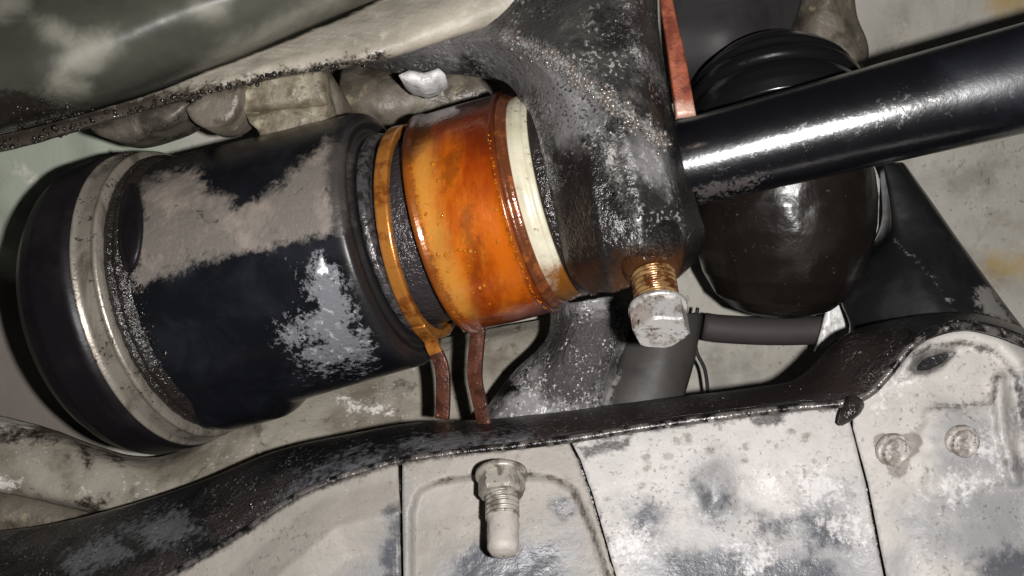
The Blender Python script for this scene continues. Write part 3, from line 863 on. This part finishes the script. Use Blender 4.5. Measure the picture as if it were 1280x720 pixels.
# ---------------- wide orange clamp
oc = empty('wide_spring_clamp', O+ax*s_of(580, 39), 'wide orange oil-soaked spring clamp with one hanging tab', 'spring clamp')
o0, o1 = s_of(513, 39.5), s_of(630, 39)
pr = densify([(o0+.2, 37.2), (o0, 38.8), (o0+.5, 39.5), (o0+1.6, 39.5), (o0+2.8, 38.9), (o0+6, 38.8), ((o0+o1)/2, 38.9), (o1-4, 38.6), (o1-2.4, 38.7), (o1-1, 39.2), (o1-.2, 39.0), (o1, 38.2), (o1, 36.8)], .6)
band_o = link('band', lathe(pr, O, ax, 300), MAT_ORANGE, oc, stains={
    'top_shade': poly_sd([(470, 80), (660, 80), (660, 118), (600, 140), (545, 158), (515, 200), (470, 220)]),
    'edge': lambda pp, v: np.maximum(2.2-((v-O)@ax-o0-1.6), (v-O)@ax-o1+1.6)*4,
    'gold': lambda pp, v: 12-abs((v-O)@ax-o0-6.5)*3.2 - np.clip(-(near@(v-O).T)+24, 0, 40)*1.5,
    'red': lambda pp, v: np.maximum(sdpoly(pp, [(480, 100), (640, 100), (645, 180), (590, 195), (560, 165), (500, 190)]), sdpoly(pp, [(565, 412), (705, 372), (720, 420), (580, 440)])),
    'dark': poly_sd([(575, 260), (590, 256), (588, 290), (600, 300), (598, 350), (590, 350), (580, 300)], [(552, 195), (575, 190), (568, 230), (556, 240)])})
pr = densify([(o1-.2, 35), (o1, 37.8), (o1+1.2, 37.8), (o1+2.2, 36.8), (o1+3.4, 36.6), (o1+3.8, 35)], .5)
link('inner_edge', lathe(pr, O, ax, 240), MAT_EDGE, oc)
t0 = ring_pt(o0+4, 38.4, 84)
dep = t0[1]
tp = proj(t0[None])[0]; print('orange tab', tp, dep)
path = [P(598, 405, dep+5), P(596, 430, dep+3), P(594, 455, dep), P(594, 475, dep-2), P(599, 500, dep-5), P(606, 534, dep-8)]
link('tab', sweep(path, rrect(5.3, 2.0, .35), up=near, n=60, scale=[1, 1, 1, .95, .9, .85]), MAT_TAB, oc)
q = []; r_ = []
for (x, y) in [(553, 270), (548, 280), (560, 276), (575, 312), (581, 313), (588, 314), (594, 315), (600, 360), (592, 366), (605, 357), (557, 318), (622, 302), (570, 250), (548, 226), (541, 205), (620, 262), (548, 318), (586, 332), (533, 268), (612, 380), (560, 340)]:
    q.append(near_surf(x, y, 38.9)); r_.append(.35+.5*rng.random())
link('oil_droplets', beads(q, r_), MAT_OIL, band_o, kind='stuff')
q = []; r_ = []
for i in range(90):
    t = rng.uniform(-35, 70); q.append(ring_pt(o1-1.2+rng.normal(0, .25), 39.2, t)); r_.append(.15+.3*rng.random()**2)
for i in range(50):
    t = rng.uniform(-30, 60); q.append(ring_pt(o0+2.4+rng.normal(0, .3), 39.1, t)); r_.append(.12+.25*rng.random()**2)
link('edge_droplets', beads(q, r_), MAT_OIL, band_o, kind='stuff')

# ---------------- cream seal ring
sr = empty('seal_ring', O+ax*s_of(655, 36), 'cream plastic seal ring between the orange clamp and the iron bracket', 'seal ring')
c0, c1 = s_of(642, 36.5), s_of(671, 36)
pr = densify([(c0-.2, 33), (c0, 34.9), (c0+1, 35.9), (c0+3, 36.1), (c0+4.6, 35.7), (c0+5.2, 35.1), (c0+5.8, 35.5), (c1, 35), (c1+.4, 33)], .5)
oil_fn = lambda pp, v: sdpoly(pp, [(680, 335), (720, 320), (760, 360), (730, 400), (680, 395)])
link('ring_body', lathe(pr, O, ax, 240), MAT_CREAM, sr, stains={'oil': oil_fn})
c2 = c1+5
pr = densify([(c1+.2, 33), (c1+.4, 35), (c1+2, 35.2), (c2, 35.0), (c2+8, 34.5)], .5)
link('seal_lip', lathe(pr, O, ax, 200), MAT_GREASE, sr)

# ================================================================== iron bracket
br = empty('iron_bracket', P(790, 200, 10), 'wet grey cast-iron bracket holding the shaft and seal ring', 'bracket')
arch = [(455, 84, 60), (500, 92, 50), (550, 92, 42), (600, 96, 34), (630, 104, 24), (648, 124, 14), (661, 158, 4), (674, 205, -3), (687, 255, -5), (699, 300, -4), (712, 345, 0), (740, 370, 6)]
rA0 = [(x-2, y+1, d+46) for x, y, d in arch]
rA1 = [(x+1, y-1, d+3) for x, y, d in arch]
rA2 = [(x+7, y-5, d-1) for x, y, d in arch]
rB = [(470, 70, 42), (560, 52, 26), (620, 50, 9), (665, 72, -3), (700, 110, -10), (726, 160, -15), (738, 220, -18), (744, 270, -19), (750, 315, -17), (766, 366, -9)]
rB2 = [(560, 30, 30), (640, 20, 10), (690, 48, -8), (735, 92, -14), (770, 140, -18), (790, 195, -20), (798, 250, -21), (802, 290, -22), (802, 325, -20), (800, 356, -12)]
rC = [(690, -70, 16), (770, -70, 2), (812, -40, -6), (822, 40, -9), (834, 110, -12), (846, 170, -14), (858, 220, -15), (872, 262, -14), (880, 295, -12), (868, 325, -10), (846, 348, -6)]
rC0 = [(x-30, y, d-1.5) for x, y, d in rC]
rC1 = [(x-25, y+1, d-1.) for x, y, d in rC]
rC = [(x, y, d+13) for x, y, d in rC]
rC2 = [(x+1, y, d+2.5) for x, y, d in rC]
rC4 = [(x+2, y, d+24) for x, y, d in rC]
rC3 = [(x+2, y, d+46) for x, y, d in rC]
v, f = loft([rA0, rA1, rA2, rB, rB2, rC0, rC1, rC, rC2, rC4, rC3], 200, 9, smooth_v=False, bump=[(.7, 22, 4), (.35, 5, 6)])
bv = v
body_o = link('casting_body', (v, f), MAT_BRACKET, br, solid=3, face_cam=True, stains={
    'dust': poly_sd([(585, 60), (630, 45), (690, 80), (750, 110), (745, 170), (700, 175), (665, 125)], [(440, 70), (600, 30), (640, 50), (560, 80)], [(780, 185), (805, 165), (835, 190), (838, 235), (805, 225)]),
    'weld': line_sd(7, [(630, 45), (690, 70), (740, 110), (790, 145), (830, 180)], [(760, 180), (770, 230), (778, 260)], [(655, 130), (690, 230)], [(790, 60), (840, 110)]),
    'black': poly_sd([(690, 190), (750, 200), (790, 250), (790, 340), (740, 370), (700, 330)], [(800, -40), (812, 60), (824, 130), (836, 200), (850, 262), (858, 300), (780, 330), (780, 345), (900, 345), (900, 200), (850, -40)], [(740, 10), (800, 20), (790, 70), (740, 60)]),  # the strip down the right edge paints the side face's shadow
    'rust': poly_sd([(770, 320), (850, 310), (860, 350), (800, 370), (765, 365)], [(700, 350), (745, 330), (760, 372), (720, 385)])})
# boss that takes the bolt
bx = np.array([.03, -.60, -.80]); bx /= np.linalg.norm(bx)
HB = P(827, 417, -30)                      # centre of the bolt's outer face
m = M(); pr = densify([(-60, 11.5), (-46, 11), (-34, 10.8), (-27, 10.0), (-23, 9), (-21, 7.6), (-20.6, 4)], 1)
v, f = lathe(pr, HB, bx, 80)
v += (fnoise(v, 6, 4)*.9)[:, None]*near
m.add(v, f)
link('bolt_boss', m, MAT_BRACKET, br, stains={'dust': lambda pp, v: np.full(len(v), -200.), 'weld': poly_sd([(778, 290), (828, 290), (830, 315), (780, 318)]),
     'black': poly_sd([(740, 200), (900, 200), (900, 345), (740, 345)]), 'rust': poly_sd([(760, 318), (870, 310), (870, 380), (760, 380)])})
q = P3(along([(640, 52), (690, 74), (740, 112), (790, 148), (832, 182)], 300, 7, [8, -6, -14, -17, -14], 1.0))
dvals = []
q = snap([tuple(x) for x in np.concatenate([proj(q), np.zeros((len(q), 1))], 1)], bv, proj(bv))
link('weld_grit', beads(q, rng.random(len(q))**3*1.0+.18), MAT_SPECK, body_o, kind='stuff')

def helix(O_, a, s0, s1, rmin, rmax, pitch, seg=48):
    a, e1, e2 = frame_of(a); n = int((s1-s0)/(pitch/8))+1
    th = np.linspace(0, 2*np.pi, seg, endpoint=False); v = []
    for k in range(n):
        sk = s0+(s1-s0)*k/(n-1)
        ph = (sk/pitch-th/(2*np.pi)) % 1
        tri = np.clip(1.5-abs(ph-.5)*4, 0, 1)
        r = rmin+(rmax-rmin)*tri
        if k in (0, n-1): r = np.full(seg, rmin)
        v.append(O_+a*sk+(np.cos(th)[:, None]*e1+np.sin(th)[:, None]*e2)*r[:, None])
    return np.concatenate(v), grid_faces(seg, n, True)
# ---------------- hex bolt
hb = empty('hex_bolt', HB-bx*30, 'bright zinc hex bolt with oily brass threads screwed into the bracket boss', 'bolt')
def hexhead(c, a, R, h, rot=0, dome=0.0, chamfer=.12, wash=None):
    a, e1, e2 = frame_of(a)
    v = []; n = 48
    def ringv(s, fn):
        for i in range(n):
            t = 2*math.pi*i/n; r = fn(t); v.append(c+a*s+(e1*math.cos(t+rot)+e2*math.sin(t+rot))*r)
    hexr = lambda t: R*math.cos(math.pi/6)/math.cos(((t+math.pi/6) % (math.pi/3))-math.pi/6)
    ringv(-h, lambda t: .2*R); ringv(-h, lambda t: min(hexr(t), .9*R)); ringv(-h+.5, hexr); ringv(-h*.5, hexr)
    ringv(-chamfer*R*1.2, lambda t: hexr(t)*.998); ringv(-chamfer*R*.8, lambda t: hexr(t)*.992); ringv(0, lambda t: min(hexr(t), .92*R)*.95)
    ringv(dome*.5, lambda t: .5*R); ringv(dome, lambda t: .05*R)
    f = grid_faces(n, 9, True); f.append(tuple(range(8*n, 9*n)))
    return np.array(v), f
v, f = hexhead(HB, bx, 8.5, 7.8, rot=math.radians(-10), dome=-.5, chamfer=.1)
head_o = link('hex_head', (v, f), MAT_BRIGHT, hb, smooth=False)
pr = [(-9.8, 4), (-9.5, 8.0), (-9.1, 8.6), (-8.1, 8.6), (-7.7, 8.0), (-7.7, 4)]
link('flange_washer', lathe(pr, HB, bx, 60), MAT_BRIGHT, head_o)
link('thread', helix(HB, bx, -26, -9.3, 5.7, 6.6, 1.7), MAT_THREAD, hb)

# ---------------- rust red tab
link('rust_red_tab', sweep([P(826, -60, 2), P(834, 10, 0), P(845, 70, -2), P(857, 147, -4)], rrect(5.4, 3, .6), up=(0, 1, 0), n=30, scale=[.5, .75, 1, 1.15]), MAT_RUST,
     label='flat rust-red steel tab beside the right edge of the iron bracket', cat='metal tab', stains={'pale': poly_sd([(845, 130), (870, 130), (870, 155), (845, 155)])})

# ================================================================== shaft
S0 = P(820, 214, 24); S1 = P(1300, 93, -2)
sa = S1-S0; L = np.linalg.norm(sa); sa /= L
r0 = 14.3; r1 = 16.9
pr = densify([(-30, r0), (0, r0), (L, r1), (L+90, r1+1.2), (L+90.1, 3)], 2.0)
link('drive_shaft', lathe(pr, S0, sa, 200), MAT_SHAFT, label='shiny black steel shaft with a pitted highlight leaving the iron bracket', cat='shaft', base=S0, stains={
    'speck': lambda pp, v: np.minimum(sdpoly(pp, [(870, 205), (1000, 150), (1120, 105), (1290, 60), (1290, 130), (1100, 170), (880, 235)])*.2, 2.5)-1,
    'scrape': poly_sd([(868, 226), (960, 212), (962, 232), (880, 262), (868, 255)]),
    'glare_haze': poly_sd([(1180, 80), (1300, 50), (1300, 130), (1200, 130)])})

# ================================================================== rubber boot behind the shaft
bt = empty('rubber_boot', P(978, 300, 74), 'round brown-black rubber boot behind the shiny shaft', 'boot')
ba = np.array([-.02, -.18, .98]); ba /= np.linalg.norm(ba)
BO = P(980, 264, 74)
pr = densify([(-40.5, 1), (-39.8, 12), (-37, 19.5), (-31.5, 25.8), (-23, 30.6), (-13, 33.3), (-4, 34.2), (6, 34), (15, 32.6), (19, 31.4), (20, 30.2), (21.5, 30.2), (23, 31), (28, 28)], 1.0)
v, f = lathe(pr, BO, ba, 180)
v[:, 1] += .9*fnoise(v, 24, 8)
link('bulb', (v, f), MAT_BOOT, bt)
ca = np.array([-.03, .42, .9]); ca /= np.linalg.norm(ca)
CO = P(972, 150, 66)
pr = [(-12, 22), (-8, 32), (-4, 33.6), (0, 33.8), (3, 33), (4, 31.8), (5.2, 31.9), (7, 33), (9.5, 33), (11, 31.6), (12, 30), (13.2, 30), (15, 30.6), (17, 29.6), (19, 27.4), (21, 26), (25, 22), (28, 15), (29, 6), (29.2, .5)]
v, f = lathe(densify(pr, .6), CO, ca, 160)
link('ribbed_collar', (v, f), MAT_COLLAR, bt)
# dark cover above the boot
link('dark_cover', loft([[(838, -120, 90), (920, -120, 84), (1010, -120, 92)], [(838, -10, 86), (920, -10, 80), (1004, -10, 90)], [(840, 50, 84), (915, 50, 78), (990, 40, 90)], [(842, 100, 92), (910, 96, 88), (985, 84, 98)], [(842, 130, 120), (910, 126, 116), (985, 110, 124)]], 50, 10), MAT_DARK, label='matt dark grey cover above the ribbed collar of the boot', cat='cover', solid=3, face_cam=True)
lug('casting_lug', rnd([(1000, 10), (1020, -30), (1060, -30), (1072, 20), (1086, 60), (1078, 90), (1040, 86), (1002, 62)], 60), 112, 'pale tan casting lug beside the dark cover above the boot', MAT_CAST, 10, wid=30)

# ================================================================== black arm at right
rails = [[(1100, 214, 98), (1100, 285, 92), (1050, 368, 88), (1062, 408, 86), (1040, 470, 84)],
         [(1106, 209, 84), (1110, 290, 76), (1066, 372, 74), (1074, 412, 70), (1060, 470, 68)],
         [(1104, 204, 76), (1132, 300, 66), (1150, 345, 58), (1180, 395, 50), (1190, 450, 46)],
         [(1126, 203, 78), (1166, 262, 70), (1206, 320, 64), (1252, 384, 58), (1310, 460, 54)],
         [(1132, 206, 96), (1172, 262, 88), (1212, 320, 82), (1258, 384, 76), (1316, 460, 72)]]
link('black_arm', loft(rails, 70, 12), MAT_ARM, label='black painted suspension arm tapering up behind the boot', cat='arm', solid=3, face_cam=True, stains={
    'scuff': lambda pp, v: np.maximum(sdpoly(pp, [(1222, 355), (1240, 362), (1268, 405), (1240, 395), (1222, 385)]), sdline(pp, [(1118, 300), (1150, 330), (1195, 385)], 1.5)-3)})
# pale sliver between boot and arm
link('pale_bracket', tri_grid([(1062, 205), (1092, 205), (1100, 225), (1098, 285), (1080, 330), (1068, 380), (1068, 412), (1020, 440), (1036, 380), (1046, 340), (1080, 290)], lambda x, y: 100-0*x, 6), MAT_CHIP, label='pale plate showing in slivers between the boot and the black arm', cat='plate', solid=3, face_cam=True)
link('grey_hose', sweep([P(880, 408, 112), P(900, 411, 111), P(960, 414, 110), P(1020, 413, 110), P(1060, 408, 110)], circ(5.9, 32), n=30), MAT_GHOSE, label='short grey rubber hose under the round boot', cat='hose')
link('grey_strut', loft([[(790, 392, 66), (772, 450, 62), (740, 530, 56)], [(798, 392, 58), (782, 450, 54), (752, 530, 48)], [(840, 392, 54), (828, 450, 50), (806, 530, 46)], [(872, 392, 58), (864, 450, 55), (842, 530, 49)], [(879, 392, 68), (869, 450, 66), (846, 530, 60)]], 40, 8, smooth_u=False), MAT_STRUT, label='flat grey strut behind the bright hex bolt', cat='strut', solid=3, face_cam=True, stains={
    'scuff': poly_sd([(752, 480), (772, 460), (766, 495), (750, 515)]), 'dark': line_sd(4, [(795, 462), (812, 476), (810, 484)])})
link('thin_wire', sweep([P(872, 385, 108), P(868, 415, 106), P(871, 440, 106), P(881, 462, 108), P(886, 500, 112)], circ(.8, 12), n=30), MAT_DARK, label='thin dark wire beside the grey strut', cat='wire')

# ---------------- wet grey casting below the clamp
rails = [[(688, 368, 70), (684, 420, 66), (640, 466, 62), (586, 540, 58)], [(698, 376, 56), (694, 425, 54), (656, 472, 50), (602, 540, 46)], [(720, 378, 42), (716, 430, 44), (700, 480, 44), (690, 540, 42)],
         [(770, 372, 42), (764, 420, 44), (748, 470, 44), (735, 540, 42)], [(800, 386, 60), (788, 420, 60), (770, 465, 58), (752, 540, 54)]]
link('wet_casting', loft(rails, 70, 12, bump=[(1.2, 14, 4), (.4, 4, 6)]), MAT_GREYCAST, label='wet gritty grey casting below the orange clamp', cat='casting', solid=4, face_cam=True, stains={
    'grit': poly_sd([(690, 400), (790, 385), (760, 460), (730, 510), (680, 500), (680, 440)]), 'black': poly_sd([(604, 478), (640, 474), (650, 488), (625, 498), (608, 490)])})

# ================================================================== crossmember
cm = empty('crossmember', P(700, 600, 0), 'dusty pale crossmember with a black oily ridge, bolted plates and seams', 'crossmember')
top = [(-500, 740, 90), (-120, 676, 66), (0, 664, 60), (60, 656, 56), (150, 634, 50), (250, 602, 44), (350, 562, 40), (450, 540, 36), (520, 528, 34), (600, 525, 32), (700, 515, 30), (850, 496, 30), (960, 482, 30), (1000, 472, 30), (1024, 448, 30), (1060, 416, 30), (1110, 401, 28), (1180, 391, 26), (1230, 394, 24), (1300, 418, 22), (1400, 460, 20)]
lip = [(-420, 1050, 10), (-60, 860, 10), (60, 800, 10), (180, 738, 10), (300, 668, 10), (380, 616, 10), (480, 581, 10), (560, 567, 9), (640, 558, 8), (712, 549, 6), (800, 535, 4), (900, 521, 2), (1000, 509, 2), (1060, 503, 0), (1086, 492, 0), (1112, 466, 0), (1138, 434, 0), (1170, 414, 0), (1210, 408, 0), (1260, 420, 0), (1400, 480, 0)]
nU = 260
T = catmull(top, nU); Lp = catmull(lip, nU)
# pair the two rails so the cross-section stays roughly square to the ridge
def rr(fr, dd, lift=0): return [tuple(T[i]*(1-fr)+Lp[i]*fr+np.array([0, lift, dd])) for i in range(0, nU, 4)]
rails = [rr(0, 34, 3), rr(0, 10), rr(.06, 1), rr(.35, -5), rr(.7, -7), rr(.93, -5), rr(1, -3)]
v, f = loft(rails, 260, 8, bump=[(1.0, 16, 5), (.35, 4, 6)])
ridge_o = link('ridge', (v, f), MAT_RIDGE, cm, solid=2, face_cam=True, stains={
    'grey': poly_sd([(90, 690), (140, 672), (160, 690), (130, 710), (80, 715)], [(340, 605), (420, 575), (480, 562), (470, 578), (400, 592), (350, 625)], [(150, 660), (230, 640), (250, 660), (200, 690)], [(500, 552), (700, 535), (705, 545), (520, 562)]),
    'brown': poly_sd([(660, 520), (850, 500), (1000, 475), (1060, 420), (1120, 410), (1130, 430), (1080, 490), (720, 545), (670, 550)]),
    'grit': poly_sd([(260, 650), (300, 615), (360, 590), (380, 600), (330, 640), (270, 680)], [(0, 690), (40, 665), (90, 660), (60, 690)], [(140, 720), (210, 690), (240, 700), (190, 730)], [(800, 505), (860, 498), (860, 512), (800, 520)], [(1075, 470), (1130, 425), (1135, 440), (1085, 490)])})
# thin folded lip
path = P3(np.array([tuple(p) for p in Lp[::3]])+np.array([0, 0, -3]))
link('folded_lip', sweep(path, circ(1.35, 10), n=240), MAT_LIPEDGE, cm)
gb = np.concatenate([along([(290, 655), (330, 618), (370, 595)], 80, 12, 12, 1), along([(60, 690), (140, 670), (200, 700)], 40, 14, 24, 1), along([(1080, 480), (1110, 448), (1140, 424)], 70, 5, 3, 1), along([(700, 528), (860, 505), (1000, 490)], 22, 6, 12, 1), along([(500, 560), (640, 540), (720, 525)], 10, 6, 16, 1)])
# drop the grit onto the ridge
RV = np.concatenate([v]); RP = proj(RV)
q = snap(gb, RV, RP)
link('wet_grit', beads(q, rng.random(len(q))**3*.6+.12), MAT_GREASE, ridge_o, kind='stuff')

def lip_y(x): 
    o = np.argsort(Lp[:, 0]); return np.interp(x, Lp[o, 0], Lp[o, 1])
def plate_depth(x, y):
    dep = np.clip(y-lip_y(x), 0, 400)
    return 5-0.085*dep
def plate(name, outline, mat, extra, stains, bump=((.7, 30, 3), (.15, 4, 5)), step=5):
    base = {k: (lambda pp, v: np.full(len(pp), -200.)) for k in ('dark', 'mid', 'spots', 'white', 'edge')}
    base.update(stains)
    return link(name, tri_grid(outline, lambda x, y: plate_depth(x, y)+extra(np.stack([x, y], 1)), step, bump=list(bump)), mat, cm, solid=2.5, face_cam=True, stains=base)
def lipseg(x0, x1, dy=2, n=30):
    return [(x, lip_y(x)+dy) for x in np.linspace(x0, x1, n)]
zero = lambda p: 0*p[:, 0]
# left plate
plate('side_plate', lipseg(150, 497)+[(499, 640), (503, 860), (60, 860)], MAT_PLATE_A, lambda p: -4*np.clip(sdline(p, [(300, 760), (420, 660), (500, 640)], 40)/40, 0, 1), {
    'dark': poly_sd([(492, 640), (502, 640), (504, 740), (470, 740), (480, 690)]), 'mid': poly_sd([(420, 730), (490, 660), (500, 740)]),
    'edge': lambda pp, v: np.minimum(5-(pp[:, 1]-lip_y(pp[:, 0])), 20)})
# bolted plate with pressed arch
def arch_emboss(p):
    s = sdpoly(p, [(512, 860), (512, 640), (520, 612), (545, 600), (600, 592), (690, 594), (720, 610), (744, 660), (775, 760), (800, 860)])
    return 3.2*np.clip(s/7, 0, 1) - 1.0*np.clip((s-30)/60, 0, 1)
plate('bolted_plate', lipseg(503, 710)+[(722, 575), (738, 620), (752, 670), (772, 740), (806, 860), (507, 860), (503, 640)], MAT_PLATE_B, arch_emboss, {
    'dark': poly_sd([(570, 700), (600, 682), (640, 690), (690, 680), (700, 760), (560, 760)], [(690, 630), (708, 628), (706, 645), (692, 642)]),
    'mid': poly_sd([(540, 700), (600, 670), (720, 660), (740, 760), (540, 760)], [(506, 600), (514, 600), (514, 760), (504, 760)]),
    'edge': lambda pp, v: np.max([np.minimum(4-(pp[:, 1]-lip_y(pp[:, 0])), 20), sdline(pp, [(545, 603), (595, 592)], 2), sdline(pp, [(662, 591), (712, 602), (730, 640), (765, 730)], 2.0)], 0)}, step=4)
# long chalky plate
plate('chalky_plate', lipseg(714, 1056)+[(1064, 535), (1080, 600), (1104, 720), (1134, 860), (812, 860), (776, 740), (756, 670), (742, 620), (726, 574)], MAT_PLATE_C, lambda p: -2.5*np.clip(sdpoly(p, [(860, 590), (900, 575), (925, 600), (920, 640), (880, 650)])/20, 0, 1), {
    'dark': poly_sd([(866, 612), (890, 600), (905, 625), (895, 652), (878, 650), (870, 635)], [(945, 640), (980, 650), (985, 670), (950, 665)], [(800, 635), (825, 630), (825, 660), (800, 660)], [(1010, 640), (1035, 636), (1060, 690), (1010, 690)], [(830, 690), (900, 690), (1040, 700), (1060, 760), (820, 760)]),
    'mid': poly_sd([(855, 590), (890, 570), (915, 590), (940, 640), (900, 670), (870, 650)], [(770, 630), (840, 630), (840, 680), (780, 690)], [(1000, 600), (1060, 610), (1090, 720), (980, 720), (980, 660)], [(780, 680), (1100, 670), (1120, 780), (790, 780)]),
    'spots': lambda pp, v: np.max([4.5-np.hypot((pp[:, 0]-x)/1.3, pp[:, 1]-y) for x, y in [(808, 585), (887, 563), (931, 576), (808, 571), (990, 540), (1008, 545), (846, 552), (862, 552), (835, 571), (800, 608), (932, 558), (858, 545), (760, 625)]], 0),
    'white': poly_sd([(950, 600), (985, 595), (970, 615)], [(770, 660), (820, 670), (800, 700), (760, 690)], [(1030, 650), (1070, 650), (1080, 670), (1040, 665)], [(920, 690), (960, 690), (950, 720)], [(990, 600), (1030, 590), (1050, 620), (1010, 630)]),
    'edge': lambda pp, v: np.max([np.minimum(6-(pp[:, 1]-lip_y(pp[:, 0])), 20), sdpoly(pp, [(722, 560), (790, 545), (785, 560), (735, 572)]), sdpoly(pp, [(935, 522), (975, 518), (985, 530), (950, 532)])], 0)}, step=5)
# end plate
def end_extra(p):
    s = sdpoly(p, [(1150, 430), (1190, 412), (1240, 415), (1290, 440), (1420, 520), (1420, 620), (1250, 600), (1246, 520), (1140, 520)])
    pocket = 0*s
    hole = sdpoly(p, [(1138, 459), (1150, 447), (1172, 440), (1192, 441), (1178, 456), (1160, 464), (1145, 466)])
    tray = sdpoly(p, [(1155, 515), (1238, 505), (1247, 470), (1270, 480), (1275, 600), (1230, 612), (1170, 620), (1150, 600)])
    wob = 5*np.sin(p[:, 0]*.11+p[:, 1]*.07)+4*np.sin(p[:, 1]*.19-p[:, 0]*.05)
    curl = sdline(p, [(1128, 462), (1150, 436), (1178, 421), (1215, 417), (1250, 428), (1275, 452), (1288, 500), (1296, 560)], 16)
    return (9*np.clip((hole+4)/8, 0, 1) - 1.6*np.clip((tray+wob+6)/14, 0, 1)
            - 4.5*np.sqrt(np.clip(curl/16, 0, 1)) - 4*np.sqrt(np.clip(sdline(p, [(1247, 476), (1254, 540), (1268, 600)], 10)/10, 0, 1)))
plate('end_plate', lipseg(1066, 1400)+[(1430, 860), (1142, 860), (1108, 720), (1084, 600), (1067, 534)], MAT_PLATE_D, end_extra, {
    'dark': poly_sd([(1215, 705), (1240, 690), (1300, 680), (1300, 760), (1210, 760)], [(1140, 458), (1152, 446), (1190, 440), (1178, 450), (1150, 458)], [(1264, 470), (1300, 460), (1300, 600), (1276, 580)]),
    'mid': poly_sd([(1140, 630), (1200, 600), (1290, 590), (1290, 680), (1180, 660)], [(1120, 640), (1280, 630), (1290, 720), (1150, 690)], [(1180, 520), (1240, 520), (1250, 590), (1170, 600)], [(1100, 690), (1130, 690), (1140, 740), (1105, 740)]),
    'spots': lambda pp, v: np.max([4.5-np.hypot(pp[:, 0]-x, pp[:, 1]-y) for x, y in [(1259, 578)]]+[26-np.hypot(pp[:, 0]-x, pp[:, 1]-y)-8*np.sin(np.arctan2(pp[:, 1]-y, pp[:, 0]-x)*3) for x, y in [(1122, 564)]], 0),
    'white': poly_sd([(1180, 605), (1225, 590), (1230, 600), (1190, 618)], [(1225, 550), (1245, 555), (1240, 575), (1228, 570)], [(1070, 470), (1100, 450), (1130, 470), (1100, 500)]),
    'edge': lambda pp, v: np.max([np.minimum(4-(pp[:, 1]-lip_y(pp[:, 0])), 20), sdline(pp, [(1142, 446), (1165, 432), (1205, 428), (1245, 440), (1270, 470), (1280, 520)], 2.6), sdline(pp, [(1160, 512), (1240, 503), (1247, 472)], 1.5)], 0)}, step=4)
# backing behind the seams
link('inner_web', tri_grid(lipseg(60, 1400, 6)+[(1430, 900), (0, 900)], lambda x, y: plate_depth(x, y)+6, 16), MAT_RIDGE, cm, solid=2, face_cam=True, stains={k: (lambda pp, v: np.full(len(pp), -200.)) for k in ('grey', 'brown', 'grit')})
# hook of tar at the lip
link('tar_drip', sweep([P(1068, 504, -4), P(1064, 512, -6), P(1056, 522, -6), P(1050, 530, -5)], circ(2.6, 14), n=20, scale=[1.2, 1.1, .8, .35]), MAT_GREASE, cm)

# ---------------- stud with nut
sd = empty('stud_bolt', P(628, 592, -2), 'dusty threaded stud with a zinc nut on the arched plate', 'bolt')
sdir = P(629, 690, -26)-P(627, 596, -10); sdir /= np.linalg.norm(sdir)
SB = P(627, 596, -10)
v, f = hexhead(SB+sdir*6.5, sdir, 7.2, 7.5, rot=math.radians(10), chamfer=.2)
nut_o = link('nut', (v, f), MAT_ZINC, sd, smooth=False)
pr = densify([(-2, 6), (-1.5, 7.8), (-.5, 8.0), (.4, 7.8), (.6, 5)], .8)
link('nut_flange', lathe(pr, SB, sdir, 50), MAT_ZINC, nut_o)
link('thread', helix(SB, sdir, 5, 14, 4.5, 5.1, 1.5), MAT_ZINC, sd)
pr = densify([(13, 4.2), (13.6, 4.7), (20, 4.6), (23.5, 4.5), (25, 3.6), (25.8, 1.6), (25.9, .3)], .6)
v, f = lathe(pr, SB, sdir, 50); v += (fnoise(v, 4, 3)*.35)[:, None]*np.array([1, 0, 0])
link('dusty_tip', (v, f), MAT_STUD, sd)

# ---------------- round bolt heads on the end plate
def round_head(px, py, r, label, mat):
    d = float(plate_depth(np.array([px]), np.array([py]))[0]+end_extra(np.array([[px, py]], float))[0])
    c = P(px, py, d)
    o = empty('round_bolt', c, label, 'bolt')
    a = np.array([.05, -1, -.12]); a /= np.linalg.norm(a)
    pr = densify([(-1, r*1.22), (.5, r*1.2), (.9, r*1.08), (1.0, r), (2.2, r*.97), (2.9, r*.86), (3.1, r*.5), (2.8, r*.42), (2.7, .1)], .5)
    v, f = lathe(pr, c, a, 48); v[:, 1] += .3*fnoise(v, 3, int(px))
    link('head', (v, f), mat, o)
round_head(1118, 564, 4.5, 'round dust-covered bolt head ringed by dark grime on the crossmember end plate', MAT_CRUST)
round_head(1203, 553, 4.3, 'round bolt head half buried in pale crust on the raised tray of the end plate', MAT_CRUST)
